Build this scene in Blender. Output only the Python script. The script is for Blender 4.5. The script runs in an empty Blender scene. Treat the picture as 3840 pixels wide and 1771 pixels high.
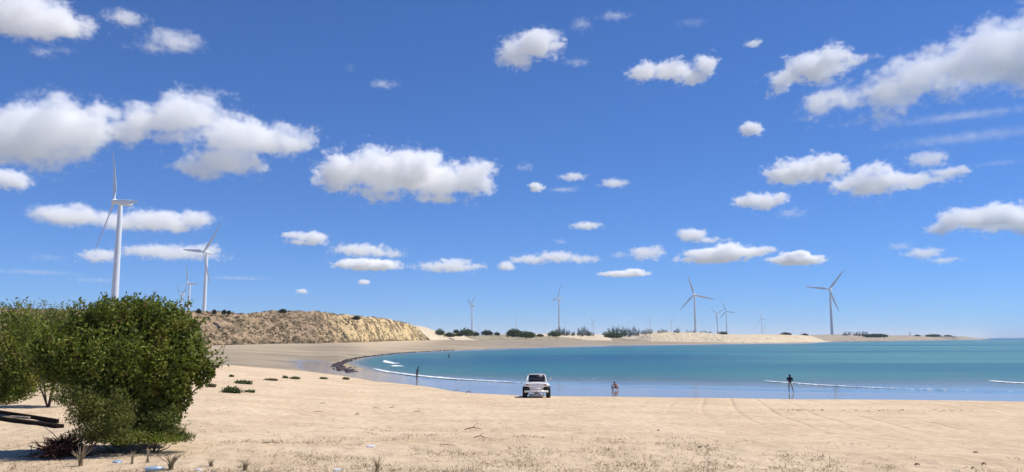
import bpy, bmesh, math, random
import numpy as np
from mathutils import Vector, Matrix, Euler

C = bpy.context.scene
COL = C.collection
R = math.radians
EYE = 5.2
HAZE = 7e-5

# ---------------------------------------------------------------- camera
cam = bpy.data.objects.new('camera', bpy.data.cameras.new('camera'))
COL.objects.link(cam); C.camera = cam
PITCH = R(7.35)
cam.location = (0, 0, EYE); cam.rotation_euler = (math.pi/2+PITCH, 0, 0)
cam.data.sensor_width = 36; cam.data.angle = R(66)
cam.data.clip_start = 0.1; cam.data.clip_end = 80000
F = 1920/math.tan(R(33))

def ray(px, py):
    """world direction of a pixel of the 3840x1771 survey photograph"""
    x = (px-1920)/F; z = -(py-885.5)/F
    return Vector((x, math.cos(PITCH)-z*math.sin(PITCH), math.sin(PITCH)+z*math.cos(PITCH)))
def at(px, py, D):
    """the point D metres ahead on that direction"""
    d = ray(px, py); return Vector((0, 0, EYE)) + d*(D/d.y)
def rdist(px, py, z):
    d = ray(px, py); t = (z-EYE)/d.z
    return math.hypot(d.x, d.y)*t

# ---------------------------------------------------------------- world, sun
SEL, SAZ = R(57), R(74)
w = bpy.data.worlds.new('World'); C.world = w; w.use_nodes = True
nt = w.node_tree; bg = nt.nodes['Background']
sky = nt.nodes.new('ShaderNodeTexSky'); sky.sky_type = 'NISHITA'; sky.sun_disc = False
sky.sun_elevation = SEL; sky.sun_rotation = SAZ
sky.air_density = 0.7; sky.dust_density = 0.0; sky.ozone_density = 4.0
mx = nt.nodes.new('ShaderNodeMix'); mx.data_type = 'RGBA'; mx.blend_type = 'MULTIPLY'
mx.inputs[0].default_value = 1
mx.inputs[7].default_value = (0.505, 0.915, 1.55, 1)
gm = nt.nodes.new('ShaderNodeGamma'); gm.inputs[1].default_value = 0.85
nt.links.new(sky.outputs[0], gm.inputs[0]); nt.links.new(gm.outputs[0], mx.inputs[6]); nt.links.new(mx.outputs[2], bg.inputs[0])
bg.inputs[1].default_value = 0.098
sd = bpy.data.lights.new('sun', 'SUN'); sd.energy = 4.9; sd.angle = R(.5); sd.color = (1, .95, .86)
so = bpy.data.objects.new('sun', sd); COL.objects.link(so)
SUN = Vector((math.sin(SAZ)*math.cos(SEL), math.cos(SAZ)*math.cos(SEL), math.sin(SEL)))
so.rotation_euler = SUN.to_track_quat('Z', 'Y').to_euler()
C.view_settings.view_transform = 'Standard'; C.view_settings.look = 'None'
C.view_settings.exposure = 0.12
C.cycles.volume_bounces = 24; C.cycles.max_bounces = 24; C.cycles.use_denoising = True
C.cycles.diffuse_bounces = 3; C.cycles.sample_clamp_indirect = 8

# ---------------------------------------------------------------- helpers
def tag(o, label=None, cat=None, group=None, kind=None):
    if label: o['label'] = label
    if cat: o['category'] = cat
    if group: o['group'] = group
    if kind: o['kind'] = kind
    return o
def link(name, me, mat=None, parent=None, smooth=True):
    o = bpy.data.objects.new(name, me); COL.objects.link(o)
    if mat is not None: me.materials.append(mat)
    if smooth and len(me.polygons): me.polygons.foreach_set('use_smooth', [True]*len(me.polygons))
    if parent: o.parent = parent
    return o
def empty(name, loc, rz=0, rot=None):
    o = bpy.data.objects.new(name, None); COL.objects.link(o); o.location = loc
    o.rotation_euler = rot if rot else (0, 0, rz); o.empty_display_size = .2
    return o
def mesh_np(name, v, f, attrs=None):
    """v (n,3), f (m,k) index array; attrs {name: per-vertex float array}"""
    me = bpy.data.meshes.new(name); n = len(v); m, k = f.shape
    me.vertices.add(n); me.vertices.foreach_set('co', np.asarray(v, np.float32).ravel())
    me.loops.add(m*k); me.loops.foreach_set('vertex_index', f.astype(np.int32).ravel())
    me.polygons.add(m); me.polygons.foreach_set('loop_start', np.arange(0, m*k, k, dtype=np.int32))
    me.update(calc_edges=True)
    for an, a in (attrs or {}).items():
        at_ = me.attributes.new(an, 'FLOAT', 'POINT'); at_.data.foreach_set('value', np.asarray(a, np.float32).ravel())
    return me
def grid_faces(nr, nc):
    i = np.arange((nr-1)*(nc-1)); r = i//(nc-1); c = i % (nc-1); a = r*nc+c
    return np.stack([a, a+1, a+nc+1, a+nc], 1)

_rng0 = np.random.RandomState(5)
_P = _rng0.permutation(512); _P = np.concatenate([_P, _P, _P]); _G = _rng0.uniform(-1, 1, (512, 3)); _G /= np.linalg.norm(_G, axis=1)[:, None]
def perlin(x, y, z=None):
    x = np.asarray(x, float); y = np.asarray(y, float); z = np.zeros_like(x) if z is None else np.asarray(z, float)
    xi, yi, zi = np.floor(x).astype(int), np.floor(y).astype(int), np.floor(z).astype(int)
    xf, yf, zf = x-xi, y-yi, z-zi
    u, v, ww = [t*t*t*(t*(t*6-15)+10) for t in (xf, yf, zf)]
    def g(dx, dy, dz):
        h = _P[(_P[(_P[(xi+dx) & 511]+yi+dy) & 511]+zi+dz) & 511]
        G = _G[h]; return G[..., 0]*(xf-dx)+G[..., 1]*(yf-dy)+G[..., 2]*(zf-dz)
    l = lambda a, b, t: a+(b-a)*t
    return l(l(l(g(0,0,0), g(1,0,0), u), l(g(0,1,0), g(1,1,0), u), v), l(l(g(0,0,1), g(1,0,1), u), l(g(0,1,1), g(1,1,1), u), v), ww)*1.6
def fbm(x, y, z=None, o=4, ridged=False):
    s = 0; a = 1.0
    for i in range(o):
        n = perlin(np.asarray(x)*2**i+i*17.3, np.asarray(y)*2**i+i*9.1, None if z is None else np.asarray(z)*2**i)
        s = s+a*((1-2*np.abs(n)) if ridged else n); a *= .5
    return s
def sstep(a, b, x):
    t = np.clip((x-a)/(b-a), 0, 1); return t*t*(3-2*t)

# ---- materials
class NT:
    def __init__(s, name):
        s.m = bpy.data.materials.new(name); s.m.use_nodes = True; s.t = s.m.node_tree
        s.b = s.t.nodes['Principled BSDF']; s.out = s.t.nodes['Material Output']
    def n(s, typ, **kw):
        q = s.t.nodes.new(typ)
        for k, v in kw.items(): setattr(q, k, v)
        return q
    def l(s, a, b): s.t.links.new(a, b)
    def put(s, sock, v):
        if v is None: return
        if isinstance(v, bpy.types.NodeSocket): s.l(v, sock)
        elif isinstance(v, tuple) and len(v) == 3 and sock.type == 'RGBA': sock.default_value = (*v, 1)
        else: sock.default_value = v
    def math(s, op, a, b=None, c=None, clamp=False):
        q = s.n('ShaderNodeMath', operation=op, use_clamp=clamp)
        for i, v in enumerate((a, b, c)): s.put(q.inputs[i], v)
        return q.outputs[0]
    def mix(s, f, a, b, mode='MIX'):
        q = s.n('ShaderNodeMix', data_type='RGBA', blend_type=mode)
        s.put(q.inputs[0], f); s.put(q.inputs[6], a); s.put(q.inputs[7], b); return q.outputs[2]
    def ramp(s, f, stops, interp='LINEAR'):
        q = s.n('ShaderNodeValToRGB'); q.color_ramp.interpolation = interp; e = q.color_ramp.elements
        while len(e) < len(stops): e.new(.5)
        for i, (p, c) in enumerate(stops):
            e[i].position = p; e[i].color = (*c, 1) if len(c) == 3 else c
        s.put(q.inputs[0], f); return q.outputs[0]
    def sm(s, f, a, b):
        q = s.n('ShaderNodeMapRange', interpolation_type='SMOOTHSTEP'); s.put(q.inputs[0], f)
        q.inputs[1].default_value = a; q.inputs[2].default_value = b; return q.outputs[0]
    def coord(s, scale=(1, 1, 1), rot=(0, 0, 0), src='Object'):
        tc = s.n('ShaderNodeTexCoord'); mp = s.n('ShaderNodeMapping')
        mp.inputs['Scale'].default_value = scale; mp.inputs['Rotation'].default_value = rot
        s.l(tc.outputs[src], mp.inputs[0]); return mp.outputs[0]
    def noise(s, vec, scale, detail=4, rough=.55, dist=0):
        q = s.n('ShaderNodeTexNoise'); s.l(vec, q.inputs['Vector']); q.inputs['Scale'].default_value = scale
        q.inputs['Detail'].default_value = detail; q.inputs['Roughness'].default_value = rough
        q.inputs['Distortion'].default_value = dist; return q.outputs[0]
    def attr(s, name):
        q = s.n('ShaderNodeAttribute'); q.attribute_name = name; return q.outputs['Fac']
    def bump(s, h, dist=.02, strength=1, prev=None):
        q = s.n('ShaderNodeBump'); s.put(q.inputs['Height'], h); q.inputs['Distance'].default_value = dist
        s.put(q.inputs['Strength'], strength)
        if prev is not None: s.l(prev, q.inputs['Normal'])
        return q.outputs[0]

def plain(name, col, rough=.5, metal=0, spec=.5, var=.12, scale=3, bump=0, coat=0):
    t = NT(name); c = t.coord(); n = t.noise(c, scale, 5)
    a = tuple(max(0, v*(1-var)) for v in col); b = tuple(min(1, v*(1+var)) for v in col)
    t.put(t.b.inputs['Base Color'], t.mix(t.sm(n, .3, .7), a, b))
    t.put(t.b.inputs['Roughness'], rough); t.put(t.b.inputs['Metallic'], metal); t.put(t.b.inputs['Specular IOR Level'], spec)
    if coat: t.put(t.b.inputs['Coat Weight'], coat)
    if bump: t.put(t.b.inputs['Normal'], t.bump(t.noise(c, scale*6, 4), bump))
    return t.m

def leaf_mat(name, stops, transl=.3, rough=.6):
    t = NT(name)
    col = t.ramp(t.attr('tint'), stops)
    t.put(t.b.inputs['Base Color'], col); t.put(t.b.inputs['Roughness'], rough); t.put(t.b.inputs['Specular IOR Level'], .3)
    tr = t.n('ShaderNodeBsdfTranslucent'); t.l(t.mix(.5, col, (.12, .16, .02)), tr.inputs[0])
    ms = t.n('ShaderNodeMixShader'); ms.inputs[0].default_value = transl
    t.l(t.b.outputs[0], ms.inputs[1]); t.l(tr.outputs[0], ms.inputs[2]); t.l(ms.outputs[0], t.out.inputs[0])
    return t.m

# ================================================================ TERRAIN PROFILE
def line(pts):
    """[(px, py, z)] -> azimuth, r, z arrays"""
    az = []; rr = []; zz = []
    for px, py, z in pts:
        d = ray(px, py); az.append(math.atan2(d.x, d.y)); rr.append(rdist(px, py, z)); zz.append(z)
    return np.array(az), np.array(rr), np.array(zz)
LA = line([(-2500,1345,2.5),(0,1350,2.3),(700,1362,2.05),(900,1374,1.8),(1100,1390,1.4),(1265,1407,1.15),(1400,1430,1.05),(1600,1450,1.3),
           (1690,1466,1.4),(1760,1474,1.45),(1970,1485,1.55),(2500,1491,1.55),(3000,1498,1.55),(3840,1506,1.5),(6000,1510,1.5)])
LC = line([(-2500,1330,2.1),(0,1330,2.0),(700,1335,1.8),(900,1340,1.4),(1100,1350,.7),(1180,1362,.15),(1265,1366,0),(1300,1376,0),(1400,1395,0),(1500,1407,0),
           (1600,1425,0),(1900,1436,0),(2330,1453,0),(2700,1462,0),(3030,1470,0),(3840,1479,0),(6000,1484,0)])
LE = line([(-2500,1312,2.1),(0,1312,2.0),(700,1315,1.9),(900,1318,1.6),(1100,1325,1.0),(1180,1343,.35),(1265,1363,0.0),(1300,1350,0),(1400,1333,0),(1500,1323,0),
           (1640,1317,0),(1940,1306,0),(2330,1295,0),(2700,1289,0),(3030,1286,0),(3090,1282,0),(3400,1278,0),(3680,1274,0),(3760,1271.5,-2),(6000,1271,-2)])
LF = line([(-2500,1300,1.9),(700,1298,1.9),(793,1296,1.95),(1073,1289,2.5),(1334,1284,2.7),(1624,1276,3.4),(1900,1273,3.3),(2330,1278,2.0),(2700,1285,.5),
           (3030,1282.5,.6),(3090,1279,.5),(3400,1276,.5),(3680,1272.5,.4),(3760,1270,-2),(6000,1270,-2)])
def prof(az):
    """line distances, heights and dampness for an array of azimuths -> (r[k], z[k], damp[k])"""
    I = lambda L: (np.interp(az, L[0], L[1]), np.interp(az, L[0], L[2]))
    rA, zA = I(LA); rC, zC = I(LC); rE, zE = I(LE); rF, zF = I(LF)
    a265 = math.atan2(1265-1920, F/math.cos(PITCH)); a1100 = math.atan2(1080-1920, F/math.cos(PITCH))
    right = sstep(a1100, a265, az)
    rB = np.minimum(rA+15+8*(1-right), rA+.6*(rC-rA)); zB = (.13+.2*(1-sstep(a265, -.05, az)))*right+(1-right)*(zA*.6+zC*.4)
    rC = np.maximum(rC, rB+2); rE = np.maximum(rE, rC+3); rF = np.maximum(rF, rE*1.05)
    wetl = sstep(math.atan2(1010-1920, F), math.atan2(1190-1920, F), az); PA = lambda p: math.atan2(p-1920, F/math.cos(PITCH))
    grey = sstep(PA(1500), PA(1900), az)*(1-sstep(PA(2330), PA(2560), az))+sstep(PA(3090), PA(3200), az); pale = sstep(PA(1250), PA(1400), az)*(1-sstep(PA(1560), PA(1900), az))
    bay = sstep(a265-.005, a265+.09, az)
    rD = np.sqrt(rC*rE); zD = (zC+zE)/2-np.minimum(2.5, .02*(rE-rC)+.2)*bay
    z1 = np.full_like(az, 3.62); r1 = np.full_like(az, 2.0)
    r2 = np.full_like(az, 14.0); z2 = np.full_like(az, 3.40)
    rc2 = rA*.97; zc2 = zA+.06*right
    rb0 = rA*1.03; zb0 = zA-.12*right
    sea = (az > math.atan2(3730-1920, F))
    zG = np.where(sea, -4, 2.6)
    rs = np.stack([r1, r2, rc2, rA, rb0, rB, rC, rD, rE, rF, rF*1.5, np.full_like(az, 60000)])
    zs = np.stack([z1, z2, zc2, zA, zb0, zB, zC, zD, zE, zF, np.where(sea, -4, np.minimum(zF, 2.6)), zG])
    l = 1-right
    dp = np.stack([0*az, 0*az, 0*az, .05+0*az, .45+0*az, .55*(1-wetl)+1.0*wetl, .6*(1-wetl)+1.*wetl, .55*l+1*right, .34*l+.62*right+.12*grey-.3*pale, .26+.4*grey-.1*pale, .3+0*az, .3+0*az])
    return rs, zs, dp
def columns(az, rr):
    rs, zs, dp = prof(az)
    lr = np.log(rr); Z = np.empty((len(rr), len(az))); Dm = np.empty_like(Z)
    for j in range(len(az)):
        k = np.log(rs[:, j]); Z[:, j] = np.interp(lr, k, zs[:, j]); Dm[:, j] = np.interp(lr, k, dp[:, j])
    return Z, Dm
def ground_z(x, y):
    az = np.array([math.atan2(x, y)]); Z, _ = columns(az, np.array([max(2.0, math.hypot(x, y))])); return float(Z[0, 0])+float(und(np.array([x]), np.array([y]))[0])
def und(X, Y):
    r = np.hypot(X, Y)
    amp = np.clip(1-np.abs(r-20)/26, 0, 1)
    return (.10*fbm(X*.13, Y*.13, o=3)+.025*fbm(X*.7, Y*.7, o=3))*amp
def on_ground(px, py):
    """where the photograph's pixel meets the ground (iterative)"""
    z = 2.5
    for _ in range(30):
        d = ray(px, py); t = (z-EYE)/d.z; p = Vector((0, 0, EYE))+d*t
        z = z*.5+.5*ground_z(p.x, p.y)
    return Vector((p.x, p.y, ground_z(p.x, p.y)))

AZ = np.concatenate([np.linspace(-math.pi, -R(38), 24)[:-1], np.linspace(-R(38), R(38), 620), np.linspace(R(38), math.pi, 24)[1:]])
RR = np.concatenate([[.5], np.geomspace(2, 60, 300), np.geomspace(60, 3200, 300)[1:], [6000, 14000, 60000]])
Z, Dm = columns(AZ, RR)
X = RR[:, None]*np.sin(AZ)[None]; Y = RR[:, None]*np.cos(AZ)[None]
Z = Z+und(X, Y)
far = sstep(70, 130, RR)[:, None]
dry = (1-np.clip(Dm*1.6, 0, 1))
Z = Z+far*(.12*fbm(X*.03, Y*.03, o=3))*np.clip(Z/2, 0, 1)
# damp edge is uneven, darker streaks run along the flat
Dm2 = np.clip(Dm+(.10*fbm(X*.02, Y*.06, o=4))*sstep(.1, .4, Dm)*(1-sstep(.8, 1, Dm)), 0, 1)
v = np.stack([X, Y, Z], -1).reshape(-1, 3)
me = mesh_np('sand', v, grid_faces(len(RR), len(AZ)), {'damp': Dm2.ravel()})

t = NT('sand'); co = t.coord(); dmp = t.attr('damp')
g1 = t.noise(co, .35, 5); g2 = t.noise(co, 9, 6, .65); g3 = t.noise(co, 90, 3)
dryc = t.mix(t.sm(g1, .35, .65), (.585, .445, .30), (.67, .525, .365))
dryc = t.mix(t.math('MULTIPLY', t.sm(g2, .52, .72), .45), dryc, (.40, .30, .19))
g4 = t.noise(t.coord((.5, 1.6, 1), (0, 0, -.3)), 1.1, 6, .7)
dryc = t.mix(t.math('MULTIPLY', t.sm(g4, .58, .70), .38), dryc, (.36, .26, .16))
# scatter of small dark bits and grain
vo = t.n('ShaderNodeTexVoronoi', feature='F1'); t.l(t.coord((1, 1, 1)), vo.inputs['Vector']); vo.inputs['Scale'].default_value = 5.5
bits = t.math('MULTIPLY', t.math('LESS_THAN', vo.outputs['Distance'], .055), t.sm(t.noise(co, .9, 3), .48, .62))
dryc = t.mix(t.math('MULTIPLY', bits, .7), dryc, (.16, .11, .06))
cs = t.coord((.012, .06, 1), (0, 0, .35)); st = t.noise(cs, 1, 5, .6)
dampc = t.mix(t.sm(st, .35, .65), (.27, .225, .17), (.38, .31, .225))
wetc = t.mix(t.sm(st, .3, .7), (.22, .19, .155), (.29, .245, .20))
base = t.mix(t.sm(dmp, .04, .40), dryc, dampc)
base = t.mix(t.sm(dmp, .6, .92), base, wetc)
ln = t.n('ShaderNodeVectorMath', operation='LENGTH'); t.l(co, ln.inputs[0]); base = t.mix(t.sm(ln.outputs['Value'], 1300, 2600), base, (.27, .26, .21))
t.put(t.b.inputs['Base Color'], base)
rg = t.math('SUBTRACT', 1, t.math('MULTIPLY', t.sm(dmp, .66, .97), .88))
t.put(t.b.inputs['Roughness'], rg)
t.put(t.b.inputs['Specular IOR Level'], t.math('MULTIPLY', t.sm(dmp, .6, .95), .42))
t.put(t.b.inputs['Coat Weight'], 0.0)
hv = t.n('ShaderNodeTexVoronoi', feature='SMOOTH_F1'); t.l(co, hv.inputs['Vector']); hv.inputs['Scale'].default_value = 2.6; hv.inputs['Smoothness'].default_value = .6
h = t.math('ADD', t.math('MULTIPLY', g2, .6), t.math('MULTIPLY', hv.outputs['Distance'], .9))
h = t.math('ADD', h, t.math('MULTIPLY', g3, .08))
# old wheel tracks crossing the beach on the right
sx = t.n('ShaderNodeSeparateXYZ'); t.l(co, sx.inputs[0])
uu = t.math('SUBTRACT', sx.outputs[0], t.math('MULTIPLY', sx.outputs[1], .24)); uu = t.math('ADD', uu, t.math('MULTIPLY', t.noise(t.coord((.02, .02, .02)), 1, 1), 7))
trk = t.math('POWER', t.math('ABSOLUTE', t.math('SINE', t.math('MULTIPLY', uu, 2.1))), 30)
trk = t.math('MULTIPLY', trk, t.math('MULTIPLY', t.sm(t.noise(t.coord((.15, .10, .1)), 1, 3), .40, .55), t.sm(sx.outputs[0], 3, 14)))
lobase = t.mix(t.math('MULTIPLY', t.math('MULTIPLY', trk, t.math('SUBTRACT', 1, t.sm(dmp, .02, .2))), .12), t.b.inputs['Base Color'].links[0].from_socket, (.40, .30, .19)); t.l(lobase, t.b.inputs['Base Color'])  # ruts tinted browner as disturbed sand, and to boost their faint relief shading
h = t.math('SUBTRACT', h, t.math('MULTIPLY', trk, .5))
t.put(t.b.inputs['Normal'], t.bump(h, .10, t.math('SUBTRACT', 1, t.sm(dmp, .05, .5))))
M_sand = t.m
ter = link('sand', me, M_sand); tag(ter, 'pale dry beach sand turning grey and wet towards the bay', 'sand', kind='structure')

# ================================================================ WATER
AZw = np.linspace(-R(17), R(60), 320); RRw = np.concatenate([np.geomspace(50, 3000, 420), [5000, 9000, 20000, 60000]])
Zw, _ = columns(AZw, RRw)
Xw = RRw[:, None]*np.sin(AZw)[None]; Yw = RRw[:, None]*np.cos(AZw)[None]
sw = np.clip(1-RRw/160, 0, 1)[:, None]*np.clip(-Zw*4, 0, 1)
hw = .05*np.sin(RRw[:, None]*.55+2*perlin(Xw*.02, Yw*.02))*sw
t = NT('water'); co = t.coord(); dep = t.attr('depth'); ang = t.attr('east'); rd = t.attr('range')
shal = (.13, .155, .145); mid = (.02, .13, .128); deep = (.004, .078, .115)
c1 = t.mix(t.sm(dep, .05, 1.1), shal, mid); c1 = t.mix(t.sm(dep, 1.1, 2.3), c1, deep)
sn = t.noise(t.coord((.0035, .013, 1), (0, 0, -.25)), 1, 5, .6)
c1 = t.mix(t.math('MULTIPLY', t.math('MULTIPLY', t.sm(sn, .46, .56), .75), t.sm(dep, .3, 1.2)), c1, (.03, .18, .18))
c2 = t.mix(t.sm(t.noise(t.coord((.0016, .012, 1), (0, 0, .1)), 1, 4), .45, .56), (.07, .215, .18), (.02, .125, .14))
c1 = t.mix(t.math('MULTIPLY', ang, t.sm(dep, .25, .8)), c1, c2)
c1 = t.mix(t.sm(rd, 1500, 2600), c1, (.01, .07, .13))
t.put(t.b.inputs['Base Color'], c1)
t.put(t.b.inputs['Roughness'], t.math('ADD', .06, t.math('MULTIPLY', t.sm(dep, .02, .5), .22)))
t.put(t.b.inputs['IOR'], 1.33); t.put(t.b.inputs['Specular IOR Level'], t.math('SUBTRACT', .5, t.math('MULTIPLY', t.sm(dep, .05, .6), .30)))
w1 = t.noise(t.coord((1, 2.2, 1)), .9, 5, .6); w2 = t.noise(t.coord((.25, .8, 1)), .6, 4, .6)
hh = t.math('ADD', t.math('MULTIPLY', w1, .5), w2)
t.put(t.b.inputs['Normal'], t.bump(hh, .35, t.math('MULTIPLY', t.sm(dep, .0, .45), .55)))
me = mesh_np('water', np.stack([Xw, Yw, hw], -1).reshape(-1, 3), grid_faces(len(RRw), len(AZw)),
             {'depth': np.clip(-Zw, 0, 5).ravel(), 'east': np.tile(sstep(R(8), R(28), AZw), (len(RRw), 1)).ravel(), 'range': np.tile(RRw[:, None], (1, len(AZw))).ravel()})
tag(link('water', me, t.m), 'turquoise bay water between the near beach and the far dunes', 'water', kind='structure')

# foam of the small breakers: low lumpy ridges lying on the water
t = NT('foam'); fn = t.noise(t.coord(), 6, 5)
t.put(t.b.inputs['Base Color'], t.mix(fn, (.62, .68, .72), (.85, .87, .88))); t.put(t.b.inputs['Roughness'], .8)
t.put(t.b.inputs['Alpha'], t.sm(t.math('ADD', t.attr('body'), t.math('MULTIPLY', t.math('SUBTRACT', t.noise(t.coord((1, 1, 1)), 1.3, 5, .75), .5), 2.0)), .25, .80))
M_foam = t.m
def foam(pts, wid, name='foam', hgt=.10, seed=0):
    P = [on_ground_z0(px, py) for px, py in pts]; n = 160
    s = np.linspace(0, len(P)-1, n); xs = np.interp(s, range(len(P)), [p.x for p in P]); ys = np.interp(s, range(len(P)), [p.y for p in P])
    wd = .8*np.interp(s, range(len(P)), wid)*(1+.5*perlin(s*4+seed, s*0+seed))
    ends = np.minimum(1, np.minimum(s, len(P)-1-s)*4)
    dx, dy = np.gradient(xs), np.gradient(ys); L = np.hypot(dx, dy); nx, ny = -dy/L, dx/L
    vs = []; bd = []
    for k, (o_, z_, b_) in enumerate([(-1, .03, 0), (-.6, .06, .45), (-.2, hgt, 1), (.15, hgt*.9, 1), (.5, .06, .8), (1, .03, 0)]):
        oo = o_*wd*.5+.2*perlin(s*7+k*5, s*0+seed)
        vs.append(np.stack([xs+nx*oo, ys+ny*oo, np.full(n, z_)+.03*perlin(s*30+k, s*0)], 1)); bd.append(b_*np.clip(ends, 0, 1)*np.clip(wd/1.2, 0, 1))
    o = link('foam', mesh_np('foam', np.concatenate(vs), grid_faces(6, n), {'body': np.concatenate(bd)}), M_foam)
    tag(o, name, 'foam', kind='stuff')
def on_ground_z0(px, py):
    d = ray(px, py); return Vector((0, 0, EYE))+d*(-EYE/d.z)
foam([(1395,1382),(1450,1395),(1560,1409),(1640,1417),(1700,1422),(1800,1428),(1960,1437),(2050,1441)], [1.2,2.2,2.6,3.2,2.4,1.6,1.0,.5], 'white breaker foam curving past the person on the left')
foam([(2858,1430),(2960,1437),(3080,1446),(3240,1454),(3400,1460),(3600,1465),(3860,1473)], [2.0,1.7,1.5,1.1,.9,.6,.5], 'long thin white foam line behind the standing woman', seed=3)
foam([(3718,1430),(3760,1434),(3860,1440),(4100,1452)], [2.2,2.6,2.6,1.5], 'thick white foam at the right end of the bay', seed=5)
foam([(1440,1352),(1455,1360),(1478,1365),(1500,1362)], [1,4,2.5,.6], 'curl of white foam by the seaweed bank', seed=7)
foam([(1478,1371),(1490,1375),(1503,1374)], [2,5,2], 'round patch of white foam near the left breaker', seed=8)
foam([(2000,1420),(2200,1423),(2500,1430)], [.3,.5,.3], 'faint foam ripple behind the buggy', seed=9)
foam([(3650,1281),(3700,1280),(3760,1279.5),(3830,1279)], [8,12,8,12], 'far whitecaps off the tip of the spit', seed=11)

# ================================================================ DUNES
def hill(name, st, mat, nr=60, nc=300, ends=(0, 0), rough=.06, label='', seed=0, back=1.0, relief=1.0, hw=None):
    """st rows: (px, foot_py, foot_z, top_py, run) ; a ridge standing on its foot line, crest 'run' metres behind it"""
    az = []; rf = []; zf = []; zt = []; rn = []
    for px, fpy, fz, tpy, run in st:
        d = ray(px, fpy); az.append(math.atan2(d.x, d.y)); r = fpy if fpy < 1100 else rdist(px, fpy, fz); rf.append(r); zf.append(fz); rn.append(run)
        dt = ray(px, tpy); zt.append(EYE+(r+run)*dt.z/math.hypot(dt.x, dt.y))
    A = np.linspace(az[0], az[-1], nc); I = lambda q: np.interp(A, az, q)
    rf_, zf_, zt_, rn_ = I(rf), I(zf), I(zt), I(rn)
    u = np.concatenate([np.linspace(-.06, 1, nr), np.linspace(1, 3.2, nr//2)[1:]])
    U = u[:, None]; Rr = rf_+U*rn_
    Xh = Rr*np.sin(A); Yh = Rr*np.cos(A)
    up = np.clip(U, 0, 1); prof_ = np.where(U < 1, 1-(1-up)**1.5, 1-.35*back*np.clip((U-1)/2.2, 0, 1)**1.3)
    sE = np.linspace(0, 1, nc); tp = (sstep(0, ends[0], sE) if ends[0] else 1)*(1-sstep(1-ends[1], 1, sE) if ends[1] else 1)
    zt_ = zf_-.4+(zt_-zf_+.4)*tp; H = (zt_-zf_)
    gully = fbm(Xh*.09+seed, Yh*.09, o=4, ridged=True)
    gul2 = fbm(Xh*.35+seed, Yh*.35, o=3)
    face = np.clip(U*5, 0, 1)*np.clip((1.25-U)*3, 0.25, 1)
    Zh = zf_-.5+(H+.5)*prof_+face*relief*H*rough*(gully*.55+gul2*.6)
    Zh = np.where(U < 0, zf_-1.2, Zh)
    me = mesh_np(name, np.stack([Xh, Yh, Zh], -1).reshape(-1, 3), grid_faces(len(u), nc), {'up': np.broadcast_to(U, Xh.shape).ravel(), 'along': np.broadcast_to(np.linspace(0, 1, nc), Xh.shape).ravel()})
    o = link(name, me, mat); tag(o, label, 'dune', kind='structure')
    return dict(A=A, u=u, X=Xh, Y=Yh, Z=Zh, o=o)
def dune_mat(name, sand1, sand2, veg, cover, vscale, yellow=None, bump=.5):
    t = NT(name); co = t.coord(); n1 = t.noise(co, .07, 4); n2 = t.noise(co, vscale, 6, .7, .6)
    s = t.mix(t.sm(n1, .35, .65), sand1, sand2)
    if yellow: s = t.mix(t.sm(t.attr('along'), .76, .88), s, yellow)
    vg = t.mix(t.noise(co, vscale*4, 3), veg, tuple(c*1.7 for c in veg))
    dens = t.math('ADD', n2, t.math('MULTIPLY', t.math('SUBTRACT', n1, .5), .5))
    edge = t.math('ADD', dens, t.math('MULTIPLY', t.sm(t.attr('up'), .93, 1.02), .25))
    edge = t.math('ADD', edge, t.math('MULTIPLY', t.math('SUBTRACT', 1, t.sm(t.attr('up'), .0, .10)), .12))
    s = t.mix(t.math('MULTIPLY', t.sm(edge, cover, cover+.10), .85), s, vg)
    t.put(t.b.inputs['Base Color'], s); t.put(t.b.inputs['Roughness'], 1); t.put(t.b.inputs['Specular IOR Level'], .1)
    t.put(t.b.inputs['Normal'], t.bump(t.math('ADD', n2, t.noise(co, vscale*3, 4)), bump*3))
    return t.m
M_dune = dune_mat('dune_face', (.30, .215, .135), (.42, .30, .19), (.10, .075, .045), .47, .22, (.62, .46, .24), .15)
M_pale = dune_mat('pale_dune', (.56, .46, .32), (.64, .53, .38), (.16, .14, .08), .62, .2, None, .2)
M_scrub = dune_mat('scrub_ground', (.34, .29, .2), (.42, .35, .25), (.13, .115, .06), .47, .16, None, .3)
M_spit = dune_mat('spit_sand', (.30, .25, .19), (.36, .30, .23), (.10, .09, .06), .60, .05, None, .1)
D1 = hill('dune', [(-900,1300,1.9,1150,30),(0,1298,1.9,1160,30),(700,1298,1.9,1171,28),(793,1296.5,1.95,1174,28),(924,1293,2.2,1181,28),(1017,1290,2.4,1169,30),(1184,1287.5,2.6,1172,32),(1334,1284.5,2.7,1188,34),
      (1445,1281,2.9,1196,36),(1531,1278.5,3.1,1216,40),(1594,1276.5,3.3,1247,40),(1640,1274.5,3.4,1269,40)], M_dune, 90, 760, (0, .04), .065, 'tall eroded brown dune with dry scrub at the head of the bay', 1)
hill('dune', [(1480,600,3.2,1215,60),(1560,620,3.4,1222,60),(1600,640,3.4,1229,60),(1650,660,3.4,1245,60),(1720,680,3.4,1252,60),(1800,700,3.4,1258,60)], M_pale, 40, 160, (0, .3), .08, 'pale sand slope behind the right end of the brown dune', 2)
hill('dune', [(1560,1277,3.2,1266,60),(1640,1275.5,3.2,1264,80),(1750,1274.5,3.2,1261,90),(1870,1274,3.2,1256,90),(1980,1274,3.2,1260,90),(2080,1274.5,3.0,1262,100),(2260,1276.5,2.3,1262,120),(2400,1279,1.8,1263,120),(2520,1281,1.4,1262,100)], M_scrub, 40, 300, (.05, .1), .08, 'low scrubby terrace behind the grey far beach', 3)
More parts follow.
